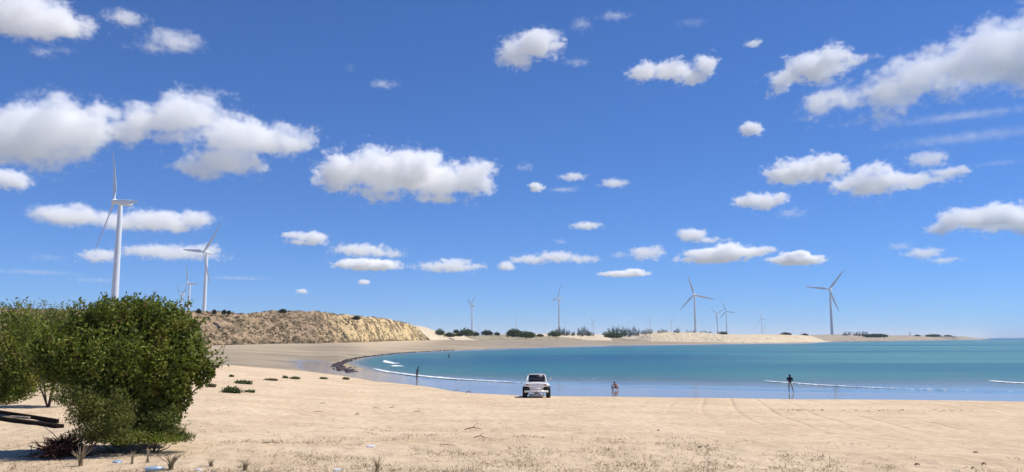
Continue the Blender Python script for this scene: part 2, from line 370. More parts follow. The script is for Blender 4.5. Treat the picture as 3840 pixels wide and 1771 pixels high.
hill('dune', [(1720,900,2.5,1258,100),(1900,900,2.5,1256,100),(2050,900,2.5,1253,100),(2200,900,2.5,1256,100),(2350,900,2.5,1251,100)], M_pale, 30, 140, (.2, .2), .1, 'thin strip of pale sand behind the far bushes', 9)
hill('dune', [(2290,1280,1.2,1272,40),(2390,1281.5,1.0,1257,70),(2440,1282.5,.9,1249,80),(2480,1283,.8,1247,80),(2560,1284,.6,1250,80),(2640,1284.5,.5,1251,80),(2720,1285,.5,1257,80),(2800,1285,.5,1257,90),(2900,1284.5,.5,1257,100),(3000,1283.5,.5,1259,100),(3070,1282,.5,1263,100),(3120,1280.5,.5,1269,80)], M_pale, 50, 420, (.06, .10), .14, 'bright hummocky sand dune on the far shore', 4)
hill('dune', [(2960,1281,.5,1262,120),(3060,1280.5,.5,1258,140),(3130,1279.5,.5,1256,150),(3200,1279,.5,1256,160),(3320,1277.5,.5,1259,170),(3440,1276.3,.5,1259,180),(3560,1275,.5,1261,200),(3620,1274,.5,1263,200),(3680,1273,.4,1269.5,200),(3730,1272.3,.2,1272,200)], M_spit, 40, 300, (.12, 0), .10, 'long low grey sand spit running out to the right', 5)

# ================================================================ FOLIAGE
def leaves_np(pts, size, rng, asp=.45, up=.35, wind=(0, 0, 0)):
    n = len(pts); d = rng.normal(size=(n, 3)); d[:, 2] += up; d += np.array(wind); d /= np.linalg.norm(d, axis=1)[:, None]
    s = rng.normal(size=(n, 3)); s -= (s*d).sum(1)[:, None]*d; s /= np.linalg.norm(s, axis=1)[:, None]
    nn = np.cross(d, s); L = (size*rng.uniform(.6, 1.3, n))[:, None]; W = L*asp*.5
    p = pts
    v = np.stack([p, p+d*L*.5+s*W+nn*W*.25, p+d*L, p+d*L*.5-s*W+nn*W*.25], 1).reshape(-1, 3)
    f = np.arange(n*4).reshape(n, 4); return v, f
def lobe_points(lobes, n, rng, shell=.72, clump=.5, freq=2.2, lump=.32):
    """lobes [(x,y,z,rx,ry,rz)] ; points mostly near the joint outer surface, in clumps"""
    L = np.array(lobes, float); wgt = L[:, 3]*L[:, 5]+L[:, 3]*L[:, 4]; wgt /= wgt.sum(); out = []
    got = 0
    while got < n:
        k = rng.choice(len(L), n*2, p=wgt); d = rng.normal(size=(n*2, 3)); d /= np.linalg.norm(d, axis=1)[:, None]
        rad = 1-(1-shell)*rng.beta(1.1, 1.6, n*2)*1.5; inner = rng.rand(n*2) < .12; rad = np.where(inner, rng.uniform(.2, .8, n*2), rad)
        q = L[k]; p = q[:, :3]+d*rad[:, None]*q[:, 3:]
        sc = freq/np.mean(L[:, 3]); nz = fbm(p[:, 0]*sc, p[:, 1]*sc, p[:, 2]*sc, o=3)
        p = p+d*(nz*lump)[:, None]*q[:, 3:]
        fine = perlin(p[:, 0]*sc*2.3+7, p[:, 1]*sc*2.3, p[:, 2]*sc*2.3)
        # keep only what no other lobe buries
        bur = np.zeros(len(p), bool)
        for j in range(len(L)):
            e = (((p-L[j, :3])/L[j, 3:])**2).sum(1); bur |= (e < (shell*.72)**2) & (k != j)
        keep = (~bur | (rng.rand(len(p)) < .25)) & (fine > -.55+clump*.45-rng.rand(len(p))*.35) & (p[:, 2] > -.02)
        p = p[keep]; out.append(p); got += len(p)
    return np.concatenate(out)[:n]
def tube_np(path, rad, sides=6):
    P = [Vector(p) for p in path]; vs = []
    for i, p in enumerate(P):
        d = (P[min(i+1, len(P)-1)]-P[max(i-1, 0)]).normalized(); a = d.orthogonal().normalized(); b = d.cross(a)
        r = rad[i] if isinstance(rad, (list, tuple, np.ndarray)) else rad
        for k in range(sides):
            an = 2*math.pi*k/sides; vs.append(p+a*math.cos(an)*r+b*math.sin(an)*r)
    fs = [(i*sides+k, i*sides+(k+1) % sides, (i+1)*sides+(k+1) % sides, (i+1)*sides+k) for i in range(len(P)-1) for k in range(sides)]
    return np.array([tuple(q) for q in vs]), np.array(fs)
def joinq(parts):
    V = []; Fq = []; o = 0
    for v_, f_ in parts: V.append(v_); Fq.append(f_+o); o += len(v_)
    return np.concatenate(V), np.concatenate(Fq)
G_main = leaf_mat('sea_bush_leaf', [(0, (.05, .075, .012)), (.4, (.12, .165, .022)), (.75, (.25, .28, .04)), (.93, (.36, .31, .07)), (1, (.24, .13, .05))], .38)
G_fresh = leaf_mat('light_shrub_leaf', [(0, (.07, .09, .02)), (.6, (.18, .20, .04)), (1, (.33, .31, .10))], .4)
G_dark = leaf_mat('dark_foliage', [(0, (.012, .022, .012)), (1, (.05, .06, .03))], .15)
G_far = leaf_mat('far_foliage', [(0, (.035, .065, .02)), (.7, (.07, .11, .03)), (1, (.11, .14, .05))])
G_cas = leaf_mat('casuarina_foliage', [(0, (.05, .065, .045)), (1, (.12, .14, .095))], .2)
G_dry = leaf_mat('dry_foliage', [(0, (.18, .135, .07)), (.5, (.30, .235, .145)), (1, (.44, .36, .24))], .15)
G_dune = leaf_mat('dune_scrub', [(0, (.03, .03, .012)), (.5, (.08, .07, .03)), (1, (.17, .13, .07))], .1)
M_bark = plain('bark', (.13, .09, .06), .9, bump=.02, scale=8)
M_red = plain('dead_roots', (.13, .05, .03), .95, var=.4, scale=10)

def tinted(pts, n, rng, freq, lo=0):
    c = .5+.45*fbm(pts[:, 0]*freq, pts[:, 1]*freq, pts[:, 2]*freq, o=2)+rng.normal(0, .16, n)
    return np.clip(c+lo, 0, 1)
def plant(name, base, lobes, n, size, mat, label, cat, group=None, seed=1, asp=.45, up=.35, wind=(0, 0, 0), shell=.62, clump=.5, freq=2.2, stems=9, rad=.03, trunk='trunk', crown='crown', lo=0, sprigs=0):
    """lobes relative to base; > trunk, crown"""
    rng = np.random.RandomState(seed); e = empty(name, base); tag(e, label, cat, group)
    p = lobe_points(lobes, n, rng, shell, clump, freq)
    S = max(max(l[3], l[5]) for l in lobes)
    extra = []
    tubes = []
    for k in range(sprigs):
        l = lobes[rng.randint(len(lobes))]; an = rng.uniform(0, 2*math.pi); ps = []
        if l[2]+l[5] < .5*max(q[2]+q[5] for q in lobes): continue
        st = np.array([l[0]+.7*l[3]*math.cos(an), l[1]+.7*l[4]*math.sin(an), l[2]+.72*l[5]])
        d = np.array([math.cos(an)*.6+.3, math.sin(an)*.6, .9])*rng.uniform(.12, .22)*S
        path = [st, st+d*.5, st+d+np.array([.05*S, 0, -.02*S])]; tubes.append(tube_np(path, [rad*.25, rad*.2, rad*.1], 4))
        for q in np.linspace(.3, 1, 14): extra.append(st+d*q+rng.normal(0, size*.5, 3))
    if extra: p = np.concatenate([p, np.array(extra)])
    v_, f_ = leaves_np(p, size, rng, asp, up, wind)
    tn = tinted(p, len(p), rng, 1.3/S*2, lo)
    link(crown, mesh_np(crown, v_, f_, {'tint': np.repeat(tn, 4)}), mat, e, smooth=False)
    for k in range(stems):
        l = lobes[k % len(lobes)]; j = rng.normal(0, .08, 3)*S
        tip = np.array(l[:3])+np.array([l[3], l[4], l[5]])*rng.uniform(-.5, .6, 3); root = np.array([rng.normal(0, .04)*S*.5, rng.normal(0, .04)*S*.5, -.05])
        m_ = root*.5+tip*.5+j+np.array([0, 0, -.12*S]); m1 = root*.8+tip*.2+j*.5
        tubes.append(tube_np([root, m1, m_, tip], [rad, rad*.85, rad*.6, rad*.25], 5))
    if tubes:
        v_, f_ = joinq(tubes); link(trunk, mesh_np(trunk, v_, f_), M_bark, e)
    return e

def px_lobes(L, base, D, dep=.8, dy=0):
    """photograph-space ellipses (px,py,rx,ry) -> lobes round a plant standing D metres ahead"""
    out = []; k = D/F
    for q in L:
        px, py, rx, ry = q[:4]; o_ = q[4] if len(q) > 4 else 0
        p = at(px, py, D)-base; out.append((p.x, p.y+o_+dy, p.z, rx*k, rx*k*dep, ry*k))
    return out
def gbase(px, D):
    p = at(px, 1266, D); return Vector((p.x, D, ground_z(p.x, D)))

# big foreground bush
B = gbase(470, 13.6)
plant('bush', B, px_lobes([(270,1285,130,75,-.1),(240,1345,105,80,-.2),(390,1225,130,85,0),(480,1205,130,90,0),(600,1215,125,85,0),(672,1288,85,82,0),(725,1330,50,60,0),(330,1350,150,110,-.3),(758,1375,34,40,0),(748,1430,30,24,0),(785,1405,22,24,0),
      (480,1350,190,130,-.35),(620,1375,150,120,-.2),(700,1370,70,90,0),(420,1460,150,85,-.1),(560,1470,150,90,-.15),(640,1500,80,60,0),(500,1545,140,60,0),(590,1560,90,60,0),(390,1550,90,60,0),(500,1610,140,45,.1)], B, 13.6, .85),
      76000, .068, G_main, 'large rounded green bush standing on the sand in the left foreground', 'bush', seed=3, stems=26, rad=.035, trunk='branches', sprigs=110, freq=2.2, clump=.95, asp=.5)
B2 = gbase(-60, 21)
plant('bush', B2, px_lobes([(-60,1260,190,130),(60,1240,80,105,.3),(70,1330,95,90,-.3),(-40,1380,150,90),(20,1400,90,50),(-200,1300,200,150),(100,1300,60,90,0),(-20,1430,130,60),(60,1440,75,45),(100,1400,50,50),(-20,1480,120,40),(40,1470,80,40),(110,1440,40,50)], B2, 21, .9),
      32000, .08, G_main, 'dark green bush cut off by the left edge of the picture', 'bush', seed=5, stems=3, rad=.018, trunk='branches', sprigs=30, freq=2.6, clump=.7)
B3 = gbase(200, 26)
plant('bush', B3, px_lobes([(170,1215,90,55),(260,1205,90,60),(120,1260,90,70),(220,1300,110,80),(180,1360,120,60),(190,1420,110,50)], B3, 26, .8),
      14000, .08, G_main, 'lower bush peeking out between the two nearest bushes', 'bush', seed=6, stems=4, rad=.03, trunk='branches', sprigs=14, lo=-.1)
def low(px, D, L, n, size, mat, label, seed, stems=8, cat='shrub', asp=.3, up=.9, group='low shrubs at the foot of the big bush', rad=.012, name='shrub', clump=.3, lo=0, sprigs=0):
    b = gbase(px, D); return plant(name, b, px_lobes(L, b, D, .8), n, size, mat, label, cat, group, seed=seed, asp=asp, up=up, stems=stems, rad=rad, trunk='stems', shell=.5, clump=clump, lo=lo, sprigs=sprigs)
low(350, 12.5, [(235,1495,50,30),(290,1490,70,40),(350,1520,80,50),(430,1570,90,60),(370,1610,80,45),(450,1500,40,50),(300,1560,60,50),(460,1640,90,30)], 9000, .05, G_fresh, 'feathery yellow-green shrub at the left foot of the big bush', 11, sprigs=26, clump=.7)
low(600, 13.0, [(520,1600,70,50),(600,1580,80,55),(560,1635,90,30),(640,1625,70,30),(690,1640,50,16)], 7500, .045, G_fresh, 'bright green low shrub at the right foot of the big bush', 12, lo=-.25, sprigs=20, clump=.7)
low(470, 12.8, [(330,1635,80,30),(420,1640,110,30),(520,1640,110,30),(620,1648,90,18)], 5500, .05, G_main, 'thin grey-green weeds in front of the big bush', 13, lo=.1)

# ragged reddish dead root mass and dark planks beside the bush
rng = np.random.RandomState(4); b = gbase(265, 12.6); tb = []
for k in range(420):
    a = rng.uniform(0, 2*math.pi); r0 = abs(rng.normal(0, .16)); p0 = np.array([r0*math.cos(a)*1.3, r0*math.sin(a)*.8, rng.uniform(0, .26)*max(.1, 1-r0*2)])
    d = rng.normal(0, .12, 3); d[2] = abs(d[2])*.6; p1 = p0+d; p2 = p1+rng.normal(0, .1, 3)*[1, 1, .5]; p2[2] = max(p2[2], .01)
    tb.append(tube_np([p0, p1, p2], [.009, .007, .003], 3))
v_, f_ = joinq(tb); o = link('root_tangle', mesh_np('root_tangle', v_, f_), M_red); o.location = b+Vector((0, 0, -.01)); tag(o, 'reddish brown tangle of dead roots beside the big bush', 'dead roots')
M_plank = plain('dark_shaded_plank', (.018, .012, .010), 1.0, spec=.1, var=.5, scale=6, bump=.01)  # dark wood, colour taken to near-black for the shade it lies in
M_plank2 = plain('pale_plank', (.42, .36, .30), .85, var=.2, scale=6, bump=.01)
def bar(name, a, b_, wd, ht, mat, parent=None, seed=0):
    """rough beam from a to b"""
    a = Vector(a); b_ = Vector(b_); d = (b_-a); n = 9; s = d.cross(Vector((0, 0, 1))).normalized(); u = s.cross(d).normalized(); rg = random.Random(seed); bm = bmesh.new(); prev = None
    for i in range(n):
        c = a+d*i/(n-1)+u*rg.uniform(-.004, .004); q = wd*rg.uniform(.9, 1.08)/2; h_ = ht*rg.uniform(.9, 1.08)/2
        ring = [bm.verts.new(c+s*x+u*y) for x, y in ((-q, -h_), (q, -h_), (q, h_), (-q, h_))]
        if prev:
            for k in range(4): bm.faces.new((prev[k], prev[(k+1) % 4], ring[(k+1) % 4], ring[k]))
        else: bm.faces.new(ring[::-1])
        prev = ring
    bm.faces.new(prev); bmesh.ops.recalc_face_normals(bm, faces=bm.faces)
    me = bpy.data.meshes.new(name); bm.to_mesh(me); bm.free(); return link(name, me, mat, parent, smooth=False)
def gp(px, py, dz=0):
    p = on_ground(px, py); p.z += dz; return p
for (p1, p2, wd, ht, mt, lb, dz) in [((-300,1508),(215,1590),.07,.10,M_plank,'long dark plank lying furthest from the camera left of the bush',.06),
      ((-300,1542),(110,1575),.05,.03,M_plank2,'pale weathered plank between two dark planks left of the bush',.06),
      ((-300,1536),(225,1606),.16,.10,M_plank,'wide dark plank nearest the camera left of the bush',.03)]:
    o = bar('plank', gp(*p1, dz), gp(*p2, dz), wd, ht, mt, None, p1[1]); tag(o, lb, 'plank', 'planks left of the big bush')

# low creeping plants on the open sand
for i, (px, py, wpx, hpx, lb) in enumerate([(868,1474,36,17,'largest low green creeper on the sand right of the big bush'),(912,1440,34,9,'flat olive creeper just behind the largest one'),
      (868,1414,10,6,'tiny tuft of green nearest the big bush at mid distance'),(935,1472,20,5,'thin trailing sprig to the right of the largest creeper'),(1070,1419,11,8,'small upright green tuft left of its pair by the damp sand'),
      (1106,1422,20,8,'wider green tuft right of its pair by the damp sand'),(1012,1427,24,5,'brownish flat tuft at the edge of the damp sand'),(1212,1422,16,6,'small branching tuft midway along the damp sand edge'),
      (1297,1424,14,8,'round green tuft closest to the seaweed bank'),(790,1452,22,9,'straggly brown-green tuft under the right side of the bush'),(1030,1428,12,4,'faint brown tuft between flatter tufts')]):
    g = gp(px, py); D = g.y; k = D/F
    plant('beach_creeper', g, [(0, 0, hpx*k*.4, wpx*k, wpx*k*.9, hpx*k*.8), (-wpx*k*.5, .1, hpx*k*.3, wpx*k*.5, wpx*k*.5, hpx*k*.7), (wpx*k*.5, -.1, hpx*k*.3, wpx*k*.6, wpx*k*.5, hpx*k*.5)],
          int(120+wpx*22), .10+.02*(i < 2), G_far if i not in (6, 9, 10) else G_dune, lb, 'beach plant', 'low plants creeping on the sand', seed=30+i, asp=.6, stems=3, rad=.012, trunk='stems', shell=.3, clump=.2, lo=.25)

# ---- dry litter and grass (nobody could count it)
rng = np.random.RandomState(9); P = []; N = 60000
rr_ = 5.5+rng.beta(1.05, 3.0, N)*30; aa = R(1)*rng.uniform(-37, 37, N); xx = rr_*np.sin(aa); yy = rr_*np.cos(aa)
dn = .8*fbm(xx*.8+3, yy*.8, o=4)+np.interp(rr_, [5, 9.5, 11.5, 14, 20, 36], [.6, .45, .05, -.3, -.5, -.6])-.35*sstep(2.5, 8, xx)
keep = dn+rng.normal(0, .22, N) > .04-.12*(rr_ < 11); xx, yy = xx[keep], yy[keep]
Z0, _ = columns(np.arctan2(xx, yy), np.array([10.])) if False else (None, None)
rs_, zs_, _ = prof(np.arctan2(xx, yy)); rq = np.log(np.hypot(xx, yy))
zz = np.array([np.interp(rq[i], np.log(rs_[:, i]), zs_[:, i]) for i in range(len(xx))])+und(xx, yy)
base_p = np.stack([xx, yy, zz], 1)
m = 5; pts = np.repeat(base_p, m, 0)+rng.normal(0, .035, (len(base_p)*m, 3))*[1, 1, .15]
d_ = leaves_np(pts, .06, rng, .10, .12); tn = np.clip(.45+.3*fbm(pts[:, 0], pts[:, 1], o=2)+rng.normal(0, .2, len(pts)), 0, 1)
o = link('dry_grass', mesh_np('dry_grass', d_[0], d_[1], {'tint': np.repeat(tn, 4)}), G_dry, smooth=False); tag(o, 'sparse dry grass and twig litter across the foreground sand', 'grass', kind='stuff')
print('litter', len(base_p))

def tuft(px, py, hpx, nbl, label, spread=.6, mat=G_dry, seed=0, lean=0):
    g = gp(px, py); k = g.y/F; H = hpx*k; rg = np.random.RandomState(seed); e = []
    for i in range(nbl):
        a = rg.uniform(0, 2*math.pi); s = rg.uniform(.1, spread); h_ = H*rg.uniform(.55, 1)
        tipv = np.array([math.cos(a)*s*h_+lean*h_, math.sin(a)*s*h_, h_]); md = tipv*[.35, .35, .6]
        e.append(tube_np([np.array([rg.normal(0, .015), rg.normal(0, .015), -.01]), md, tipv], [.0045, .0035, .0015], 3))
    v_, f_ = joinq(e); o = link('grass_tuft', mesh_np('grass_tuft', v_, f_, {'tint': np.full(len(v_), .75)}), mat); o.location = g
    tag(o, label, 'grass tuft', 'dry upright grass tufts'); return o
tuft(300, 1748, 82, 34, 'tall fan of dry grass stalks below the big bush', .75, seed=1)
tuft(555, 1735, 60, 14, 'thin dry reddish stalks right of the tall grass fan', .25, seed=2)
tuft(495, 1740, 55, 16, 'short dry stalks midway between two taller tufts', .35, seed=3)
tuft(640, 1762, 62, 60, 'dense grey twiggy tuft behind the blue plastic bottle', 1.0, seed=4)
tuft(790, 1750, 30, 20, 'small dry tuft to the right of the white litter', .8, seed=5)
tuft(920, 1765, 45, 26, 'ragged dry tuft at the bottom edge left of centre', .8, seed=6)
tuft(1415, 1770, 60, 20, 'olive dry tuft nearest the bottom edge of the sand', .8, seed=7)

# twigs and driftwood, each its own piece
M_wood = plain('driftwood', (.20, .145, .09), .9, var=.35, scale=12)
def twig(px, py, Lpx, label, rz=0, seed=0, th=.012, arch=.02, name='driftwood', mat=None, fork=True):
    th *= .7; g = gp(px, py); k = g.y/F; L = Lpx*k; rg = random.Random(seed); path = []
    for i in range(7):
        s = i/6-.5; path.append((math.cos(rz)*s*L, math.sin(rz)*s*L+rg.uniform(-.06, .06)*L, th+arch*(1-4*s*s)+rg.uniform(0, arch*.4)))
    parts = [tube_np(path, [th*q for q in (.5, .9, 1, .9, .8, .6, .3)], 5)]
    if fork: parts.append(tube_np([path[3], (path[4][0], path[4][1]+.12*L, path[4][2]+arch+.1*L), (path[5][0], path[5][1]+.2*L, path[5][2]+.22*L)], [th*.7, th*.5, th*.2], 4))
    v_, f_ = joinq(parts); o = link(name, mesh_np(name, v_, f_), mat or M_wood); o.location = g; tag(o, label, 'driftwood', 'pieces of driftwood and twigs on the sand')
twig(1712, 1472, 26, 'forked stick on the beach crest right of the left person', .5, 1, .03, .12)
twig(1758, 1477, 22, 'short thick stick just right of the forked one on the crest', 0, 2, .045, .1, fork=False)
twig(1775, 1616, 66, 'long crooked branch lying below and left of the buggy', .1, 3, .022, .06)
twig(1800, 1645, 50, 'thin second branch just in front of the crooked one', -.2, 4, .014, .03)
twig(1195, 1548, 44, 'thin pale twig on open sand left of centre', -.1, 5, .012, .03, fork=False)
twig(1210, 1517, 24, 'stubby dark twig above the thin pale one', .2, 6, .02, .04)
twig(1410, 1533, 28, 'left one of two short sticks side by side on open sand', 0, 7, .018, .03, fork=False)
twig(1470, 1533, 22, 'right one of two short sticks side by side on open sand', -.1, 8, .018, .05)
twig(1565, 1550, 30, 'small three-pointed twig on open sand below the left person', .3, 9, .015, .06)
twig(1340, 1560, 20, 'dark curled scrap of wood near the middle left sand', -.5, 10, .022, .05)
twig(1680, 1673, 60, 'long thin stem beside the white wrapper', -.05, 11, .010, .02, fork=False)
twig(1015, 1665, 66, 'long thin stem lying in the lower left sand', .05, 12, .012, .02, fork=False)
twig(3660, 1703, 18, 'dark chunk of wood on the bare sand low at the right', 0, 13, .018, .02, fork=False)
twig(3690, 1750, 18, 'dark piece of wood near the bottom right corner', .2, 14, .018, .03, fork=False)
twig(3650, 1762, 15, 'flat dark piece of wood left of the corner piece', 0, 15, .014, .02, fork=False)
twig(3440, 1748, 20, 'small brown chip of wood right of the wheel tracks', 0, 16, .02, .015, fork=False)
twig(2470, 1617, 10, 'lone round dark pebble-like wood bit in mid sand', 0, 17, .022, .01, fork=False)
twig(2625, 1684, 14, 'dark nub of wood on the sand beneath the crouching figure', 0, 18, .022, .02, fork=False)

# plastic litter
M_blue = plain('blue_plastic', (.30, .42, .55), .25, var=.3, scale=20); M_white = plain('white_plastic', (.75, .76, .78), .4, var=.15, scale=20)
def wrapper(px, py, wpx, label, mat, seed, name='plastic_wrapper', flat=.45):
    g = gp(px, py); k = g.y/F; s = wpx*k/2; bm = bmesh.new(); bmesh.ops.create_icosphere(bm, subdivisions=4, radius=1)
    for v in bm.verts:
        c = v.co.copy(); nz = float(fbm(np.array([c.x*1.6+seed]), np.array([c.y*1.6]), np.array([c.z*1.6]), o=4, ridged=True)[0])
        v.co = Vector((c.x*s, c.y*s*.7, max(-.3, c.z)*s*flat))*(.75+.28*nz)
    me = bpy.data.meshes.new(name); bm.to_mesh(me); bm.free(); o = link(name, me, mat, smooth=False); o.location = g+Vector((0, 0, s*flat*.2)); tag(o, label, 'plastic litter', 'plastic litter on the sand')
wrapper(745, 1764, 24, 'crumpled white plastic scrap at the bottom edge below the bush', M_white, 1)
wrapper(1390, 1676, 32, 'flat white wrapper on the sand left of centre', M_white, 2, flat=.3)
wrapper(440, 1735, 34, 'bluish crumpled film between the dry stalks', M_blue, 3, flat=.35)
wrapper(1268, 1764, 34, 'pale grey wrapper at the bottom edge in dry grass', M_white, 4, flat=.3)
wrapper(370, 1680, 26, 'whitish scrap of litter just under the big bush', M_white, 5, flat=.3)
# crushed bottle > body, cap
e = empty('plastic_bottle', gp(578, 1768)+Vector((0, 0, .035)), R(25)); tag(e, 'clear blue plastic bottle lying at the bottom edge', 'bottle')
v_, f_ = tube_np([(x, 0, 0) for x in np.linspace(-.12, .11, 14)], [.004, .03, .033, .031, .034, .032, .028, .033, .034, .031, .028, .018, .013, .012], 14)
link('body', mesh_np('body', v_, f_), M_blue, e); v_, f_ = tube_np([(.108, 0, 0), (.11, 0, 0), (.128, 0, 0), (.13, 0, 0)], [.002, .0165, .0165, .002], 12); link('cap', mesh_np('cap', v_, f_), M_white, e)

# thin bent frame on the grey flat
M_pole = plain('grey_pole', (.16, .15, .14), .7)
e = empty('pole_frame', gp(835, 1331)); tag(e, 'thin grey bent pole frame on the flat behind the bush', 'pole')
for nm, a, b_ in (('post', (0, 0, 0), (.4, 0, 2.4)), ('crossbar', (-5.2, 0, .08), (.05, 0, .10))):
    v_, f_ = tube_np([a, b_], [.07, .06], 6); link(nm, mesh_np(nm, v_, f_), M_pole, e)

# ---- seaweed bank at the water's tip
rng = np.random.RandomState(12); tbp = []
def weed(pp, n, spx, spy, sz):
    for _ in range(n):
        s = rng.uniform(0, len(pp)-1); i = int(s); f = s-i; i2 = min(i+1, len(pp)-1)
        px = pp[i][0]*(1-f)+pp[i2][0]*f+rng.normal(0, spx); py = pp[i][1]*(1-f)+pp[i2][1]*f+rng.normal(0, spy)
        g = on_ground_z0(px, py); tbp.append((g.x, g.y, max(.02, ground_z(g.x, g.y)), sz*rng.uniform(.4, 1.4)))
weed([(1262,1370),(1268,1380),(1285,1390),(1310,1393)], 110, 11, 3.5, .24); weed([(1262,1374),(1285,1360),(1310,1352)], 80, 6, 1.2, .24)
weed([(1290,1354),(1340,1343),(1400,1335),(1480,1326)], 170, 5, .35, .22); weed([(1480,1326),(1560,1321),(1700,1314)], 110, 5, .2, .25)
for _ in range(60):
    px = rng.uniform(2880, 3760); px = px if rng.rand() < .45 else rng.choice([3000, 3270, 3330, 3500, 3560, 3620])+rng.normal(0, 22); g = on_ground(px, 1539+(px-2880)*.002+rng.normal(0, 1.8)); tbp.append((g.x, g.y, g.z, .04*rng.uniform(.4, 1.2)))
vs = []; fs = []; k0 = 0; ico = bmesh.new(); bmesh.ops.create_icosphere(ico, subdivisions=2, radius=1); iv = np.array([v.co[:] for v in ico.verts]); fi = np.array([[q.index for q in f.verts] for f in ico.faces]); ico.free()
for x, y, z, s in tbp:
    q = iv*(1+.35*fbm(iv[:, 0]*1.5+x, iv[:, 1]*1.5+y, iv[:, 2]*1.5, o=3))[:, None]*[s*rng.uniform(.8, 1.8), s, s*.45]; vs.append(q+[x, y, z+s*.1]); fs.append(fi+k0); k0 += len(iv)
M_weed = plain('seaweed', (.05, .03, .028), .6, var=.5, scale=2, bump=.05)
tag(link('seaweed', mesh_np('seaweed', np.concatenate(vs), np.concatenate(fs)), M_weed), 'dark brown bank of seaweed and stones along the inner shoreline', 'seaweed', kind='stuff')

# ---- scrub clinging to the big dune (uncountable)
rng = np.random.RandomState(20); n = 6500; iu = (rng.beta(1.0, 1.3, n)*88+2).astype(int); ia = rng.randint(0, 759, n)
Xd, Yd, Zd = D1['X'][iu, ia], D1['Y'][iu, ia], D1['Z'][iu, ia]
msk = fbm(Xd*.05, Yd*.05+iu*.03, o=3)+rng.normal(0, .15, n)+.35*(iu > 86)+.35*(iu < 12)+.3*(ia > 705)-.16*(ia > 600) > -.08
Xd, Yd, Zd = Xd[msk], Yd[msk], Zd[msk]; pts = []
for x, y, z in zip(Xd, Yd, Zd):
    s = rng.uniform(.2, .75)*(1.3 if rng.rand() < .15 else 1); q = rng.normal(0, 1, (26, 3)); q /= np.linalg.norm(q, axis=1)[:, None]; q[:, 2] = np.abs(q[:, 2])*.6; pts.append(q*[s*1.4, s, s]*rng.uniform(.5, 1, (26, 1))+[x, y, z-.1])
pts = np.concatenate(pts); d_ = leaves_np(pts, .38, rng, .5, .4); tn = np.clip(.45+.45*perlin(pts[:, 0]*.15, pts[:, 1]*.15)+rng.normal(0, .2, len(pts)), 0, 1)
tag(link('scrub', mesh_np('scrub', d_[0], d_[1], {'tint': np.repeat(tn, 4)}), G_dune, smooth=False), 'dry brown scrub clinging to the face of the tall dune', 'scrub', kind='stuff')
print('scrub', len(Xd))

# ---- far bushes and trees, every one its own
def far_plant(name, px, top, bot, wpx, D, mat, label, seed, style='round', group='bushes and trees behind the far beach'):
    k = D/F; b = at(px, bot, D); Wd = wpx*k/2*1.18; H = (bot-top)*k*(1.0 if style == 'round' else 1.1); rg = random.Random(seed)
    if style == 'round':
        L = [(0, 0, H*.5, Wd*.75, Wd*.7, H*.5), (-Wd*.5, 0, H*.35, Wd*.5, Wd*.5, H*.38), (Wd*.5, .1*Wd, H*.36, Wd*.5, Wd*.5, H*.38), (Wd*.1, -.2*Wd, H*.3, Wd*.8, Wd*.6, H*.33)]
        return plant(name, b, L, int(900+wpx*30), max(.5, Wd*.14), mat, label, 'bush', group, seed, .6, .4, stems=5, rad=.2, clump=.2, shell=.55)
    L = []; m_ = max(3, int(wpx/6)); sl = .35 if style == 'feather' else .9
    for i in range(m_):
        x = (-1+2*(i+.5)/m_)*Wd*.85; h_ = H*rg.uniform(.55, 1)*(1-.25*abs(x)/Wd); L.append((x+sl*h_*.3, rg.uniform(-.3, .3)*Wd, h_*.55, Wd/m_*1.1, Wd/m_*1.3, h_*.5)); L.append((x, 0, h_*.2, Wd/m_*1.3, Wd/m_*1.3, h_*.28))
    return plant(name, b, L, int(500+wpx*26), max(.6, H*.11), mat, label, 'tree', group, seed, .22, 1.6, (sl*1.2, 0, 0), stems=m_+2, rad=.18, clump=.45, shell=.3, freq=2)
